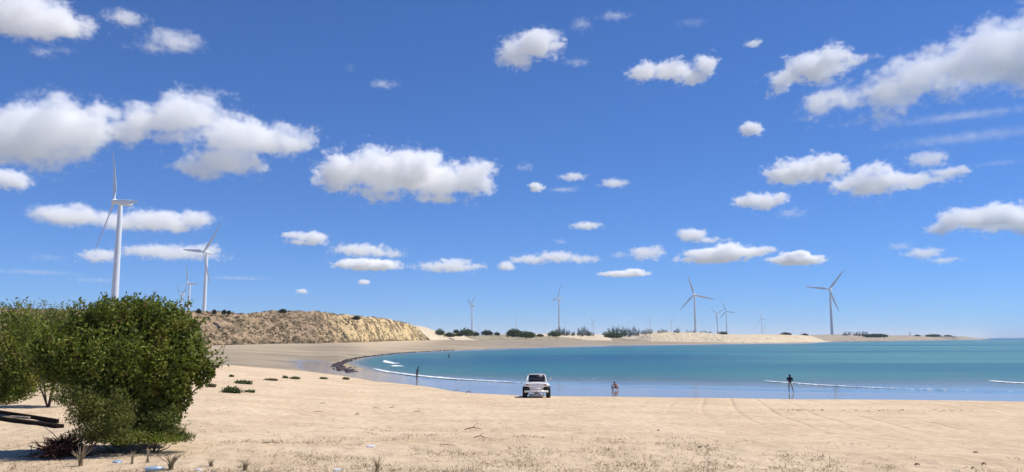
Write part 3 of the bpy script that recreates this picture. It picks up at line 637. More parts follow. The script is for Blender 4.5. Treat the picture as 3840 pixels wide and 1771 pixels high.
FP = [
 ('bush',1649,1232,1258,34,640,G_far,'green bush leftmost of the far row beside the pale sand slope','round'),
 ('bush',1686,1247,1264,38,640,G_far,'low wide green bush second in the far row','round'),
 ('bush',1711,1235,1250,22,680,G_dark,'small dark bush behind the low ones left of the lone turbine','round'),
 ('bush',1720,1248,1262,30,640,G_far,'low green bush under the small dark one','round'),
 ('bush',1748,1232,1260,50,640,G_far,'round green bush just left of the turbine tower','round'),
 ('bush',1781,1243,1260,30,650,G_dark,'small dark bush at the foot of the turbine tower','round'),
 ('bush',1826,1238,1258,40,650,G_dark,'dark olive domed bush standing alone right of the tower','round'),
 ('bush',1864,1245,1258,20,650,G_dark,'tiny dark bush right of the domed one','round'),
 ('bush',1929,1233,1264,56,620,G_far,'biggest bright green bush of the far row','round'),
 ('bush',1978,1243,1267,54,620,G_far,'green bush joined to the right of the biggest one','round'),
 ('bush',2025,1253,1263,24,640,G_dune,'low brown bush between the green bushes and the feathery trees','round'),
 ('bush',2078,1240,1263,42,660,G_far,'olive bush at the foot of the central turbine','round'),
 ('tree',2098,1225,1260,36,680,G_cas,'feathery tree in front of the central turbine tower','feather'),
 ('tree',2124,1235,1260,24,680,G_cas,'small feathery tree right of the central turbine','feather'),
 ('tree',2148,1241,1260,14,690,G_cas,'tiny feathery tree between two feathery groups','feather'),
 ('tree',2186,1225,1261,46,690,G_cas,'spiky feathery tree left of the small far turbine','feather'),
 ('tree',2213,1242,1261,28,690,G_cas,'low feathery tree touching the small turbine tower','feather'),
 ('tree',2268,1237,1258,20,720,G_cas,'isolated thin feathery tree before the dense grove','feather'),
 ('tree',2312,1222,1264,72,700,G_cas,'largest dense feathery tree left of the bright dune','feather'),
 ('tree',2366,1226,1262,60,710,G_cas,'dense feathery tree right of the largest one','feather'),
 ('bush',2300,1248,1266,60,690,G_far,'low green bush at the foot of the largest feathery tree','round'),
 ('tree',2424,1231,1254,44,880,G_cas,'feathery tree at the left end of the bright dune crest','feather'),
 ('tree',2484,1231,1252,40,880,G_cas,'spindly feathery tree on the dune crest','feather'),
 ('tree',2536,1229,1252,24,880,G_cas,'narrow feathery tree on the middle of the dune crest','feather'),
 ('tree',2592,1235,1253,38,880,G_cas,'feathery clump at the foot of the three-bladed turbine','feather'),
 ('tree',2645,1238,1254,46,880,G_cas,'wide low feathery clump right of the dune turbine','feather'),
 ('tree',2708,1238,1256,38,880,G_cas,'greenish clump below the pair of turbines','feather'),
 ('bush',2712,1244,1258,30,870,G_far,'low green bush in front of the greenish clump','round'),
 ('bush',2947,1247,1261,38,1000,G_dark,'dark bush alone on the thin far sand strip','round'),
 ('bush',3018,1251,1261,26,1020,G_dark,'small dark bush left of the right-hand turbine','round'),
 ('tree',3174,1241,1259,30,1150,G_dark,'dark wind-bent tree right of the right-hand turbine','bent'),
 ('tree',3226,1238,1260,52,1180,G_dark,'dark spiky tree on the spit right of the bent one','feather'),
 ('bush',3281,1256,1262,72,1200,G_dark,'long flat dark thicket on the spit','round'),
 ('bush',3440,1256,1261,20,1350,G_dark,'small dark mound of scrub beside the thin mast','round'),
 ('bush',3499,1256,1262,46,1400,G_dark,'low dark thicket midway along the spit','round'),
 ('bush',3555,1257,1262,24,1450,G_dark,'last dark bush near the tip of the spit','round'),
]
for i, (nm, px, tp, bt, wp, D, mt, lb, sty) in enumerate(FP): far_plant(nm, px, tp, bt, wp, D, mt, lb, 100+i, sty)
for i, (px, top, wpx, lb) in enumerate([(745,1160,14,'round little bush on the brown dune crest beside the turbine'),(803,1163,12,'small bush on the dune crest right of the turbine tower'),(840,1164,14,'forked small bush further along the dune crest'),(858,1166,10,'tiny sprig beside the forked crest bush'),(1060,1160,22,'low spreading bush on the top of the brown dune'),(1335,1186,26,'flat green bush near the shoulder of the brown dune')]):
    far_plant('bush', px, top, top+13, wpx, 345 if i < 5 else 420, G_dark, lb, 160+i, 'round', 'small bushes on the crest of the brown dune')
e = empty('mast', at(3413, 1260, 1400)); tag(e, 'thin lattice mast on the far spit', 'mast')
for k in range(3):
    a = k*2.094; v_, f_ = tube_np([(math.cos(a)*1.6, math.sin(a)*1.6, 0), (0, 0, 8.2)], [.25, .12], 4); link('leg', mesh_np('leg', v_, f_), M_pole, e)
v_, f_ = tube_np([(-.8, 0, 4), (.8, 0, 4)], .15, 4); link('crossbar', mesh_np('crossbar', v_, f_), M_pole, e)

# ================================================================ WIND TURBINES
M_turb = plain('turbine_white', (.74, .78, .82), .4, var=.04, scale=.2)
def revolve(prof_, seg=24, cap=True):
    vs = []; n = len(prof_)
    for r, z in prof_:
        for k in range(seg): a = 2*math.pi*k/seg; vs.append((r*math.cos(a), r*math.sin(a), z))
    f = [(i*seg+k, i*seg+(k+1) % seg, (i+1)*seg+(k+1) % seg, (i+1)*seg+k) for i in range(n-1) for k in range(seg)]
    return np.array(vs), np.array(f)
def blade_mesh(L=45.0):
    vs = []; ns = 22; sg = 12
    for i in range(ns):
        s = i/(ns-1); z = 1.0+s*(L-1); ch = np.interp(s, [0, .05, .2, .5, .8, .97, 1], [2.2, 2.4, 4.6, 3.4, 2.1, 1.1, .3]); th = np.interp(s, [0, .05, .2, 1], [1.7, 1.5, .75, .08])
        tw = R(np.interp(s, [0, .2, 1], [16, 12, 0])); off = -.2*ch if s > .05 else 0
        for k in range(sg):
            a = 2*math.pi*k/sg; x = ch/2*math.cos(a)+off*.6; y = th/2*math.sin(a)*(1 if s < .1 else (1-.5*(math.cos(a) < 0)*abs(math.cos(a))))
            yb = -1.8*s*s   # flex
            vs.append((x*math.cos(tw)-y*math.sin(tw), x*math.sin(tw)+y*math.cos(tw)-yb, z))
    f = [(i*sg+k, i*sg+(k+1) % sg, (i+1)*sg+(k+1) % sg, (i+1)*sg+k) for i in range(ns-1) for k in range(sg)]
    return mesh_np('blade', np.array(vs), np.array(f))
def rbox_mesh(name, rings):
    """loft of superellipse rings (y, halfw, z0, z1)"""
    vs = []; sg = 20
    for y, hw_, z0, z1 in rings:
        for k in range(sg):
            a = 2*math.pi*k/sg; c, s = math.cos(a), math.sin(a); p = .45
            vs.append((hw_*math.copysign(abs(c)**p, c), y, (z0+z1)/2+(z1-z0)/2*math.copysign(abs(s)**p, s)))
    f = [(i*sg+k, i*sg+(k+1) % sg, (i+1)*sg+(k+1) % sg, (i+1)*sg+k) for i in range(len(rings)-1) for k in range(sg)]
    me = mesh_np(name, np.array(vs), np.array(f)); return me
BL = blade_mesh()
def turbine(px, hy, Rpx, phi, tx, label, group='white wind turbines of the wind farm', cab=False):
    D = 46*F/Rpx; top = at(px, hy, D); a = math.atan2(ray(px, 1266).x, ray(px, 1266).y)
    gz = 2.0; Ht = top.z-gz
    e = empty('wind_turbine', (top.x, top.y, gz)); tag(e, label, 'wind turbine', group)
    v_, f_ = revolve([(2.7, 0), (2.5, Ht*.3), (2.1, Ht*.65), (1.6, Ht-2), (1.55, Ht-1.6), (.2, Ht-1.5)], 28); tw = link('tower', mesh_np('tower', v_, f_), M_turb, e)
    # rotor faces n; t is the in-plane horizontal, seen foreshortened by tx
    th = math.acos(max(-1, min(1, tx)))       # angle between rotor axis and line of sight
    az = a+math.pi+th                          # facing azimuth, towards the camera and left
    # local frame: +Y of the head points along facing
    head_rot = -az
    nac = link('nacelle', rbox_mesh('nacelle', [(3.4, .2, -.3, .3), (3.35, 1.3, -1.3, 1.3), (2.2, 1.7, -1.8, 1.7), (-2, 1.8, -1.9, 1.9), (-6, 1.75, -1.7, 1.9), (-8.2, 1.4, -1.2, 1.8), (-8.5, .3, -.2, .8)]), M_turb, e)
    nac.location = (0, 0, Ht); nac.rotation_euler = (R(4), 0, head_rot)
    fin = link('cooler', rbox_mesh('cooler', [(-5.2, 1.4, 1.85, 2.0), (-5.5, 1.5, 1.85, 3.2), (-6.3, 1.5, 1.85, 3.3), (-6.6, 1.3, 1.85, 2.0)]), M_turb, nac)
    prf = [(2.0 if q > 0 else 1.9, q) for q in (0, 1.0)]+[(1.9, 1.6), (1.5, 2.6), (.9, 3.3), (.05, 3.6)]
    v_, f_ = revolve(prf, 20); hb = link('hub', mesh_np('hub', v_[:, [0, 2, 1]]*[1, 1, 1]+[0, 3.3, 0], f_), M_turb, e); hb.location = (0, 0, Ht); hb.rotation_euler = (R(4), 0, head_rot)
    # screen-right of the rotor plane in head coordinates is -X when it faces us
    for k in range(3):
        ph = R(phi+120*k)
        bl = link('blade', BL, None, e); 
        if not BL.materials: BL.materials.append(M_turb)
        Mh = Matrix.Translation((0, 0, Ht)) @ Euler((R(4), 0, head_rot)).to_matrix().to_4x4() @ Matrix.Translation((0, 4.9, 0)) @ Matrix.Rotation(-ph, 4, 'Y') @ Matrix.Rotation(R(3), 4, 'X')
        bl.matrix_local = Mh
    return e
# phi: clockwise from up as seen in the photograph
TB = [
 (453,760,234,-23,.36,'tallest nearest white turbine rising behind the big bush'),
 (776,947,135,37,.60,'second tallest turbine standing on the brown dune right of the bush'),
 (712,1063,85,-25,.45,'small turbine left of the tower on the brown dune, blades one up one right'),
 (683,1104,60,-50,.45,'smaller turbine with a V of raised blades, just above the bush edge'),
 (1771,1143,62,-65,.32,'turbine above the round bush at the right end of the brown dune'),
 (2096,1121,63,25,.40,'white turbine standing over the feathery trees beyond the buggy'),
 (2604,1107,82,-17,.98,'grey turbine on the bright dune with blades spread wide'),
 (2723,1168,39,-20,.98,'right one of the small pair of turbines beside the bright dune'),
 (2689,1176,37,65,.85,'left one of the small pair of turbines beside the bright dune'),
 (2856,1196,29,-20,.7,'pale small turbine alone above the thin far sand strip'),
 (3112,1086,93,38,.95,'large grey turbine alone on the right above the spit'),
 (2437,1200,26,0,.4,'small turbine on the horizon above the left end of the bright dune'),
 (2518,1206,20,45,.9,'tiny turbine on the horizon left of the wide-bladed one'),
 (1937,1204,24,20,.4,'small turbine on the horizon above the biggest green bush'),
 (2044,1220,18,60,.95,'tiny pale turbine just left of the white central one'),
 (2117,1214,18,60,.6,'tiny turbine just right of the white central one'),
 (2224,1206,24,-45,.8,'small thin turbine right of the spiky feathery tree'),
 (2359,1214,17,30,.6,'tiny turbine peeping over the dense feathery trees'),
 (1536,1197,16,90,.5,'tiny turbine peeping over the shoulder of the brown dune'),
 (1645,1218,14,10,.4,'tiniest turbine above the leftmost green bush'),
 (1794,1215,18,10,.3,'tiny turbine close right of the one at the dune end'),
 (2868,1228,16,0,.3,'faint little turbine right beside the pale small one'),
]
for a_ in TB: turbine(*a_)

# ================================================================ BUGGY
def make_buggy(loc, rz):
    e = empty('beach_buggy', loc, rz); tag(e, 'white beach buggy with roll bar parked on the beach crest, seen from behind', 'buggy')
    WH = plain('white_fibreglass', (.80, .80, .78), .25, var=.03, coat=.6); BK = plain('black_rubber', (.02, .02, .02), .85, var=.2); DK = plain('dark_cabin', (.015, .02, .03), .3)
    GR = plain('galvanised', (.5, .5, .5), .45, metal=.4); RD = plain('red_lens', (.35, .02, .015), .2); CH = plain('chrome', (.75, .75, .75), .15, metal=1); GY = plain('seat_vinyl', (.05, .05, .055), .6)
    def bx(name, x0, x1, y0, y1, z0, z1, mat, bev=.02, par=e, seg=3, taper=None):
        bm = bmesh.new(); bmesh.ops.create_cube(bm, size=1)
        for v in bm.verts: v.co = Vector(((x0+x1)/2+v.co.x*(x1-x0), (y0+y1)/2+v.co.y*(y1-y0), (z0+z1)/2+v.co.z*(z1-z0)))
        if taper:
            for v in bm.verts: taper(v)
        if bev: bmesh.ops.bevel(bm, geom=bm.edges[:], offset=bev, segments=seg, affect='EDGES')
        me = bpy.data.meshes.new(name); bm.to_mesh(me); bm.free(); return link(name, me, mat, par)
    # body: loft of closed sections along y (rear 0 -> front 3.3); half profile (x,z)
    def sec(y, pts):
        full = pts+[(-x, z) for x, z in reversed(pts)]; return [(x, y, z) for x, z in full]
    S = [
     sec(.00, [(.02,.46),(.36,.46),(.40,.60),(.44,.66),(.66,.66),(.70,.72),(.64,.80),(.40,.84),(.10,.85)]),
     sec(.06, [(.02,.42),(.40,.42),(.42,.60),(.48,.665),(.76,.66),(.785,.74),(.72,.84),(.46,.89),(.10,.90)]),
     sec(.35, [(.02,.30),(.42,.30),(.44,.60),(.50,.67),(.78,.68),(.80,.76),(.74,.87),(.50,.92),(.10,.94)]),
     sec(.80, [(.02,.28),(.42,.28),(.44,.60),(.50,.66),(.78,.66),(.80,.73),(.74,.83),(.56,.92),(.10,.94)]),
     sec(.95, [(.02,.26),(.55,.26),(.64,.45),(.66,.55),(.70,.58),(.71,.64),(.68,.72),(.60,.72),(.10,.40)]),
     sec(1.6, [(.02,.26),(.58,.26),(.66,.40),(.68,.48),(.68,.52),(.68,.56),(.66,.62),(.60,.62),(.10,.40)]),
     sec(2.05, [(.02,.26),(.55,.26),(.62,.40),(.66,.52),(.68,.60),(.68,.68),(.62,.80),(.45,.84),(.10,.86)]),
     sec(2.5, [(.02,.30),(.40,.30),(.44,.50),(.50,.58),(.76,.58),(.78,.64),(.72,.72),(.45,.78),(.10,.80)]),
     sec(3.05, [(.02,.32),(.38,.32),(.42,.50),(.48,.56),(.74,.54),(.75,.58),(.68,.64),(.42,.68),(.10,.70)]),
     sec(3.3, [(.02,.36),(.30,.36),(.36,.44),(.42,.48),(.60,.48),(.60,.50),(.56,.54),(.38,.56),(.10,.58)])]
    n = len(S[0]); v_ = np.array([p for s in S for p in s]); f_ = np.array([(i*n+k, i*n+(k+1) % n, (i+1)*n+(k+1) % n, (i+1)*n+k) for i in range(len(S)-1) for k in range(n)])
    me = mesh_np('body', v_, f_); bm = bmesh.new(); bm.from_mesh(me); bm.verts.ensure_lookup_table()
    for base_ in (0, (len(S)-1)*n):
        vv = [bm.verts[base_+k] for k in range(n)]; bm.faces.new(vv)
    bmesh.ops.recalc_face_normals(bm, faces=bm.faces); bm.to_mesh(me); bm.free(); body = link('body', me, WH, e)
    md = body.modifiers.new('s', 'SUBSURF'); md.levels = 2; md.render_levels = 2
    # engine bay / under-tail void, its shade put in as a black block
    bx('engine_bay_shade', -.62, .62, .12, .8, .30, .62, BK, .03)
    bx('engine_lid', -.30, .30, -.012, .01, .50, .60, WH, .01)
    bx('vent', -.20, .20, .012, .05, .79, .815, BK, .004)
    bx('bumper', -.72, .72, -.16, -.09, .335, .455, WH, .025)
    for s in (-1, 1):
        bx('bumper_bracket', s*.35-.03, s*.35+.03, -.1, .15, .37, .42, BK, .005)
        tl = bx('taillight', s*.53-.10, s*.53+.10, -.02, .06, .745, .805, RD, .015); bx('lens_trim', s*.53-.03, s*.53+.05, -.026, 0, .76, .79, BK, .004, tl)
        bx('wheel_arch_shade', s*.60-.17, s*.60+.17, -.005, .14, .48, .645, BK, .03)  # black boxes give the wheel openings their shade as colour
    bx('skid_plate', -.45, .45, -.05, -.02, .09, .25, GR, .012, taper=lambda v: setattr(v.co, 'x', v.co.x*(.94 if v.co.z < .15 else 1)))
    bx('gearbox', -.16, .16, .0, .5, .22, .45, BK, .05)
    v_, f_ = tube_np([(.0, .1, .40), (.0, -.06, .40), (.0, -.17, .41)], [.035, .04, .04], 12); link('exhaust', mesh_np('exhaust', v_, f_), BK, e)
    bx('number_plate', -.12, .12, -.175, -.165, .30, .34, GY, .003)
    # roll bar: tube arch with fore-and-aft legs, white
    def arch(y, hw_, z0, z1, rake=0, r=.028):
        path = [(-hw_-.06, y, z0), (-hw_-.02, y+rake*.5, (z0+z1)/2), (-hw_, y+rake, z1-.12), (-hw_+.03, y+rake, z1-.04), (-hw_+.12, y+rake, z1), (0, y+rake, z1+.01), (hw_-.12, y+rake, z1), (hw_-.03, y+rake, z1-.04), (hw_, y+rake, z1-.12), (hw_+.02, y+rake*.5, (z0+z1)/2), (hw_+.06, y, z0)]
        return tube_np(path, r, 10)
    v_, f_ = arch(.50, .52, .84, 1.36, .12, .03); link('roll_bar', mesh_np('roll_bar', v_, f_), WH, e)
    v_, f_ = arch(1.95, .54, .80, 1.30, -.15, .022); wf = link('windscreen_frame', mesh_np('windscreen_frame', v_, f_), WH, e)
    bx('windscreen', -.50, .50, 1.83, 1.84, .84, 1.27, DK, 0, wf)
    for s in (-1, 1):
        v_, f_ = tube_np([(s*.46, .62, 1.35), (s*.50, 1.2, 1.34), (s*.50, 1.8, 1.29)], .018, 8); link('roof_rail', mesh_np('roof_rail', v_, f_), WH, e)
        v_, f_ = tube_np([(s*.50, .60, 1.28), (s*.58, .25, 1.05), (s*.62, .12, .86)], .022, 8); link('brace', mesh_np('brace', v_, f_), WH, e)
    bx('rear_window', -.455, .455, .585, .60, .93, 1.30, DK, .004)
    tp = bx('soft_top', -.50, .50, .62, 1.82, 1.315, 1.345, DK, .012)
    bx('rear_seat', -.50, .50, .70, .85, .62, 1.02, GY, .05)
    for s in (-1, 1):
        st = bx('front_seat', s*.27-.20, s*.27+.20, 1.20, 1.34, .50, 1.08, GY, .05); bx('headrest', s*.27-.10, s*.27+.10, 1.2, 1.28, 1.08, 1.22, GY, .03, st)
        # wheels
    def wheel(x, y, rad, wd):
        w_ = empty('wheel', (x, y, rad)); w_.parent = e
        pr = [(rad*.55, -wd/2), (rad*.9, -wd/2), (rad*.985, -wd*.42), (rad, -wd*.3), (rad, wd*.3), (rad*.985, wd*.42), (rad*.9, wd/2), (rad*.55, wd/2), (rad*.55, -wd/2)]
        v_, f_ = revolve(pr, 36); v_ = v_[:, [2, 0, 1]]; ang_ = np.arctan2(v_[:, 2], v_[:, 1]); rr0 = np.hypot(v_[:, 1], v_[:, 2]); kk = np.where(rr0 > rad*.97, 1+.02*np.sign(np.sin(ang_*18)), 1); v_[:, 1] *= kk; v_[:, 2] *= kk
        link('tyre', mesh_np('tyre', v_, f_), BK, w_)
        v_, f_ = revolve([(.02, -wd*.28), (rad*.3, -wd*.28), (rad*.34, -wd*.2), (rad*.56, -wd*.4), (rad*.56, wd*.4), (rad*.34, wd*.2), (rad*.3, wd*.28), (.02, wd*.28)], 24); link('rim', mesh_np('rim', v_[:, [2, 0, 1]], f_), CH, w_)
    for s in (-1, 1): wheel(s*.70, .42, .325, .27); wheel(s*.66, 2.75, .30, .20)
    for s in (-1, 1):
        mr = bx('mirror', s*.78-.07, s*.78+.07, 1.93, 1.97, .98, 1.09, CH, .02); v_, f_ = tube_np([(s*.60, 1.95, .90), (s*.74, 1.95, 1.0)], .01, 6); link('mirror_arm', mesh_np('mirror_arm', v_, f_), BK, mr)
        bx('headlight', s*.55-.08, s*.55+.08, 3.12, 3.26, .60, .74, CH, .06)
    return e
g = at(2010, 1487, 48.5); gx, gy = g.x, 48.5
gzb = ground_z(gx, gy-.3)
buggy = make_buggy((gx, 47.6, ground_z(gx, 47.9)-.0), R(-3))

# ================================================================ PEOPLE
SK = plain('skin_tan', (.30, .17, .11), .6, var=.1, scale=6); SK2 = plain('skin_pink', (.62, .30, .21), .6, var=.1, scale=6); HB = plain('black_hair', (.012, .010, .010), .6, var=.3)
CL_black = plain('black_cloth', (.018, .018, .025), .9); CL_grey = plain('grey_cloth', (.06, .055, .06), .9); CL_beige = plain('beige_cloth', (.66, .58, .50), .9); CL_navy = plain('navy_cloth', (.03, .04, .075), .9); CL_wine = plain('wine_cloth', (.10, .02, .03), .8); EYE_M = plain('eye', (.02, .015, .01), .2)
def skin_mesh(name, J, E, root, mat, parent, sub=1):
    """J {name:(co, radius)}, E edges by name"""
    names = list(J); ix = {n: i for i, n in enumerate(names)}
    me = bpy.data.meshes.new(name); me.from_pydata([J[n][0] for n in names], [(ix[a], ix[b]) for a, b in E], []); me.update()
    o = bpy.data.objects.new(name, me); COL.objects.link(o)
    sk = o.modifiers.new('s', 'SKIN'); sk.use_smooth_shade = True
    for i, n in enumerate(names):
        r = J[n][1]; r = (r, r) if not isinstance(r, tuple) else r; me.skin_vertices[0].data[i].radius = r; me.skin_vertices[0].data[i].use_root = (n == root)
    s2 = o.modifiers.new('u', 'SUBSURF'); s2.levels = sub; s2.render_levels = sub
    dg = bpy.context.evaluated_depsgraph_get(); m2 = bpy.data.meshes.new_from_object(o.evaluated_get(dg)); bpy.data.objects.remove(o)
    m2.name = name; m2.materials.clear(); return link(name, m2, mat, parent)
def blob(name, c, r, mat, parent, fn=None):
    bm = bmesh.new(); bmesh.ops.create_icosphere(bm, subdivisions=3, radius=1)
    for v in bm.verts:
        if fn: v.co = fn(v.co)
        v.co = Vector((v.co.x*r[0], v.co.y*r[1], v.co.z*r[2]))+Vector(c)
    me = bpy.data.meshes.new(name); bm.to_mesh(me); bm.free(); return link(name, me, mat, parent)
def person(loc, rz, J, label, skin, clothes, hair='short', H=1.7, group=None, face=(0, 1, 0)):
    """J joints: pelvis waist chest neck head_base head_top | l/r shoulder elbow wrist hand | hip knee ankle toe ; person faces +Y locally"""
    e = empty('person', loc, rz); tag(e, label, 'person', group)
    V = {k: Vector(v) for k, v in J.items()}; D = {}
    rad = dict(pelvis=(.135, .10), waist=(.115, .085), chest=(.145, .10), neck=.052, head_base=.072, head_mid=(.078, .092), head_top=.066)
    hb, htp = V['head_base'], V['head_top']; V['head_mid'] = (hb+htp)/2+Vector((0, .01, 0))
    E = [('pelvis', 'waist'), ('waist', 'chest'), ('chest', 'neck'), ('neck', 'head_base'), ('head_base', 'head_mid'), ('head_mid', 'head_top')]
    # nose
    V['nose'] = V['head_mid']+Vector(face)*.098+Vector((0, 0, -.01)); rad['nose'] = .012; E.append(('head_mid', 'nose'))
    for s in 'lr':
        rad.update({s+'shoulder': .055, s+'elbow': .040, s+'wrist': .027, s+'palm': (.036, .018), s+'hip': .082, s+'knee': .056, s+'calf': .052, s+'ankle': .036, s+'heel': .036, s+'ball': .038, s+'toe': .026})
        el, wr = V[s+'elbow'], V[s+'wrist']; d = V.get(s+'aim', (wr-el)).normalized() if s+'aim' in V else (wr-el).normalized()
        V[s+'palm'] = wr+d*.06; kn, an = V[s+'knee'], V[s+'ankle']; V[s+'calf'] = kn*.65+an*.35+Vector((0, -.015, 0))
        sd_ = d.orthogonal().normalized(); up_ = d.cross(sd_)
        E += [('chest', s+'shoulder'), (s+'shoulder', s+'elbow'), (s+'elbow', s+'wrist'), (s+'wrist', s+'palm'), ('pelvis', s+'hip'), (s+'hip', s+'knee'), (s+'knee', s+'calf'), (s+'calf', s+'ankle'), (s+'ankle', s+'ball'), (s+'ball', s+'toe')]
        tdir = (V[s+'toe']-V[s+'ankle']); V[s+'ball'] = V[s+'ankle']+tdir*.65
        for i, (off, ln) in enumerate([(-.026, .062), (-.009, .074), (.009, .070), (.026, .056)]):
            a, b_ = f'{s}f{i}a', f'{s}f{i}b'; V[a] = V[s+'palm']+d*.045+sd_*off; V[b_] = V[a]+d*ln*.7+up_*ln*.45; rad[a] = .009; rad[b_] = .007; E += [(s+'palm', a), (a, b_)]
        V[s+'t'] = V[s+'palm']-d*.02+sd_*.045+d*.02; V[s+'t2'] = V[s+'t']+d*.035+sd_*.01; rad[s+'t'] = .011; rad[s+'t2'] = .009; E += [(s+'palm', s+'t'), (s+'t', s+'t2')]
    used = {q for ed in E for q in ed}
    skin_mesh('body', {k: (tuple(V[k]), rad[k]) for k in V if k in used}, E, 'pelvis', skin, e)
    hm = V['head_mid']; fc = Vector(face).normalized(); side = fc.cross(Vector((0, 0, 1))).normalized()
    for s in (-1, 1): blob('eye', hm+fc*.082+side*.032*s+Vector((0, 0, .012)), (.012, .012, .009), EYE_M, e)
    if hair == 'short': blob('hair', hm-fc*.02+Vector((0, 0, .035)), (.094, .102, .085), HB, e)
    else:
        blob('hair', hm-fc*.035+Vector((0, 0, .0)), (.10, .10, .13), HB, e, lambda c: Vector((c.x*(1 if c.z > -.2 else .9), c.y-.35*max(0, -c.z)*0, c.z if c.z > 0 else c.z*1.9)))
    for nm, mat, segs, gr in clothes:
        J2 = {}; E2 = []
        for a, b_, fa, fb in segs:   # along joint edge a->b from fraction fa to fb
            pa = V[a].lerp(V[b_], fa); pb = V[a].lerp(V[b_], fb); ra = rad[a]; rb = rad[b_]
            tr_ = lambda q: q if isinstance(q, tuple) else (q, q)
            ra, rb = tr_(ra), tr_(rb); f3 = lambda f: tuple((ra[i]*(1-f)+rb[i]*f)*gr+.008 for i in (0, 1))
            ka = a if fa == 0 else f'{a}>{b_}{fa}'; kb = b_ if fb == 1 else f'{a}>{b_}{fb}'
            J2[ka] = (tuple(pa), f3(fa)); J2[kb] = (tuple(pb), f3(fb)); E2.append((ka, kb))
        skin_mesh(nm, J2, E2, list(J2)[0], mat, e)
    return e
TOP = [('chest', 'neck', 0, .75), ('chest', 'waist', 0, 1), ('waist', 'pelvis', 0, .85), ('chest', 'lshoulder', 0, 1), ('lshoulder', 'lelbow', 0, .5), ('chest', 'rshoulder', 0, 1), ('rshoulder', 'relbow', 0, .5)]
TOPL = [('chest', 'neck', 0, .75), ('chest', 'waist', 0, 1), ('waist', 'pelvis', 0, .8), ('chest', 'lshoulder', 0, 1), ('lshoulder', 'lelbow', 0, 1), ('lelbow', 'lwrist', 0, .8), ('chest', 'rshoulder', 0, 1), ('rshoulder', 'relbow', 0, 1), ('relbow', 'rwrist', 0, .8)]
SH = [('pelvis', 'waist', 0, .45), ('pelvis', 'lhip', 0, 1), ('lhip', 'lknee', 0, .55), ('pelvis', 'rhip', 0, 1), ('rhip', 'rknee', 0, .55)]
def stand(lean=0, head=0, la=None, ra=None, lk=None, rk=None):
    J = dict(pelvis=(0, 0, .95), waist=(0, lean*.3, 1.10), chest=(0, lean*.8, 1.34), neck=(0, lean*1.05, 1.47), head_base=(0, lean*1.15+head*.5, 1.535), head_top=(0, lean*1.2+head, 1.665),
        lshoulder=(-.185, lean*.9, 1.40), lelbow=(-.235, lean*.7-.03, 1.12), lwrist=(-.225, lean*.7+.08, .88), rshoulder=(.185, lean*.9, 1.40), relbow=(.235, lean*.7-.03, 1.12), rwrist=(.225, lean*.7+.08, .88),
        lhip=(-.10, 0, .88), lknee=(-.11, .03, .49), lankle=(-.11, -.01, .075), ltoe=(-.13, .17, .025), rhip=(.10, 0, .88), rknee=(.11, .03, .49), rankle=(.11, -.01, .075), rtoe=(.13, .17, .025))
    for q in (la, ra, lk, rk):
        if q: J.update(q)
    return J
def foot_at(px, py, z=0.0):
    d = ray(px, py); tq = (z-EYE)/d.z; p = Vector((0, 0, EYE))+d*tq; return p
# man on the left, hunched and looking down, hands in front
p = foot_at(1563, 1432, .03)
person((p.x, p.y, max(-.02, ground_z(p.x, p.y)-.0)), R(-65), stand(.10, .09, dict(lelbow=(-.22, .02, 1.12), lwrist=(-.10, .22, 1.05)), dict(relbow=(.22, .02, 1.12), rwrist=(.10, .22, 1.05))),
       'man in dark shirt and shorts standing hunched in the shallows on the left', SK, [('shirt', CL_grey, TOP, 1.1), ('shorts', CL_navy, SH, 1.12)], 'short')
p = foot_at(2964, 1471, .06)
person((p.x, p.y, ground_z(p.x, p.y)), R(-12), stand(.03, .03, dict(lelbow=(-.27, -.02, 1.16), lwrist=(-.10, .20, 1.16)), dict(relbow=(.27, -.02, 1.16), rwrist=(.10, .20, 1.20)),
       dict(lknee=(-.12, .02, .49), lankle=(-.10, 0, .075), ltoe=(-.12, .17, .025)), dict(rknee=(.20, .06, .49), rankle=(.25, -.10, .10), rtoe=(.30, .06, .025))),
       'woman with long dark hair, black top and beige shorts on wet sand at right', SK, [('top', CL_black, TOPL, 1.18), ('shorts', CL_beige, SH, 1.2)], 'long')
p = foot_at(2311, 1462, .05)
cr = dict(pelvis=(0, 0, .26), waist=(0, .10, .40), chest=(0, .24, .60), neck=(0, .32, .71), head_base=(0, .36, .76), head_top=(0, .42, .88),
     lshoulder=(-.18, .26, .64), lelbow=(-.30, .36, .42), lwrist=(-.22, .50, .22), rshoulder=(.18, .26, .64), relbow=(.30, .36, .42), rwrist=(.20, .50, .20),
     lhip=(-.10, .02, .24), lknee=(-.30, .38, .42), lankle=(-.20, .12, .075), ltoe=(-.26, .30, .025), rhip=(.10, .02, .24), rknee=(.30, .38, .42), rankle=(.20, .12, .075), rtoe=(.26, .30, .025))
sq = person((p.x, p.y, ground_z(p.x, p.y)), R(150), cr, 'pink-skinned person squatting at the water edge right of the buggy', SK2,
       [('swim_top', CL_wine, [('chest', 'waist', 0, .6)], 1.1), ('swim_shorts', CL_wine, [('pelvis', 'waist', 0, .4), ('pelvis', 'lhip', 0, 1), ('pelvis', 'rhip', 0, 1)], 1.1)], 'short')
sq.scale = (1.15, 1.1, .88)
p = foot_at(1682, 1341, 0)
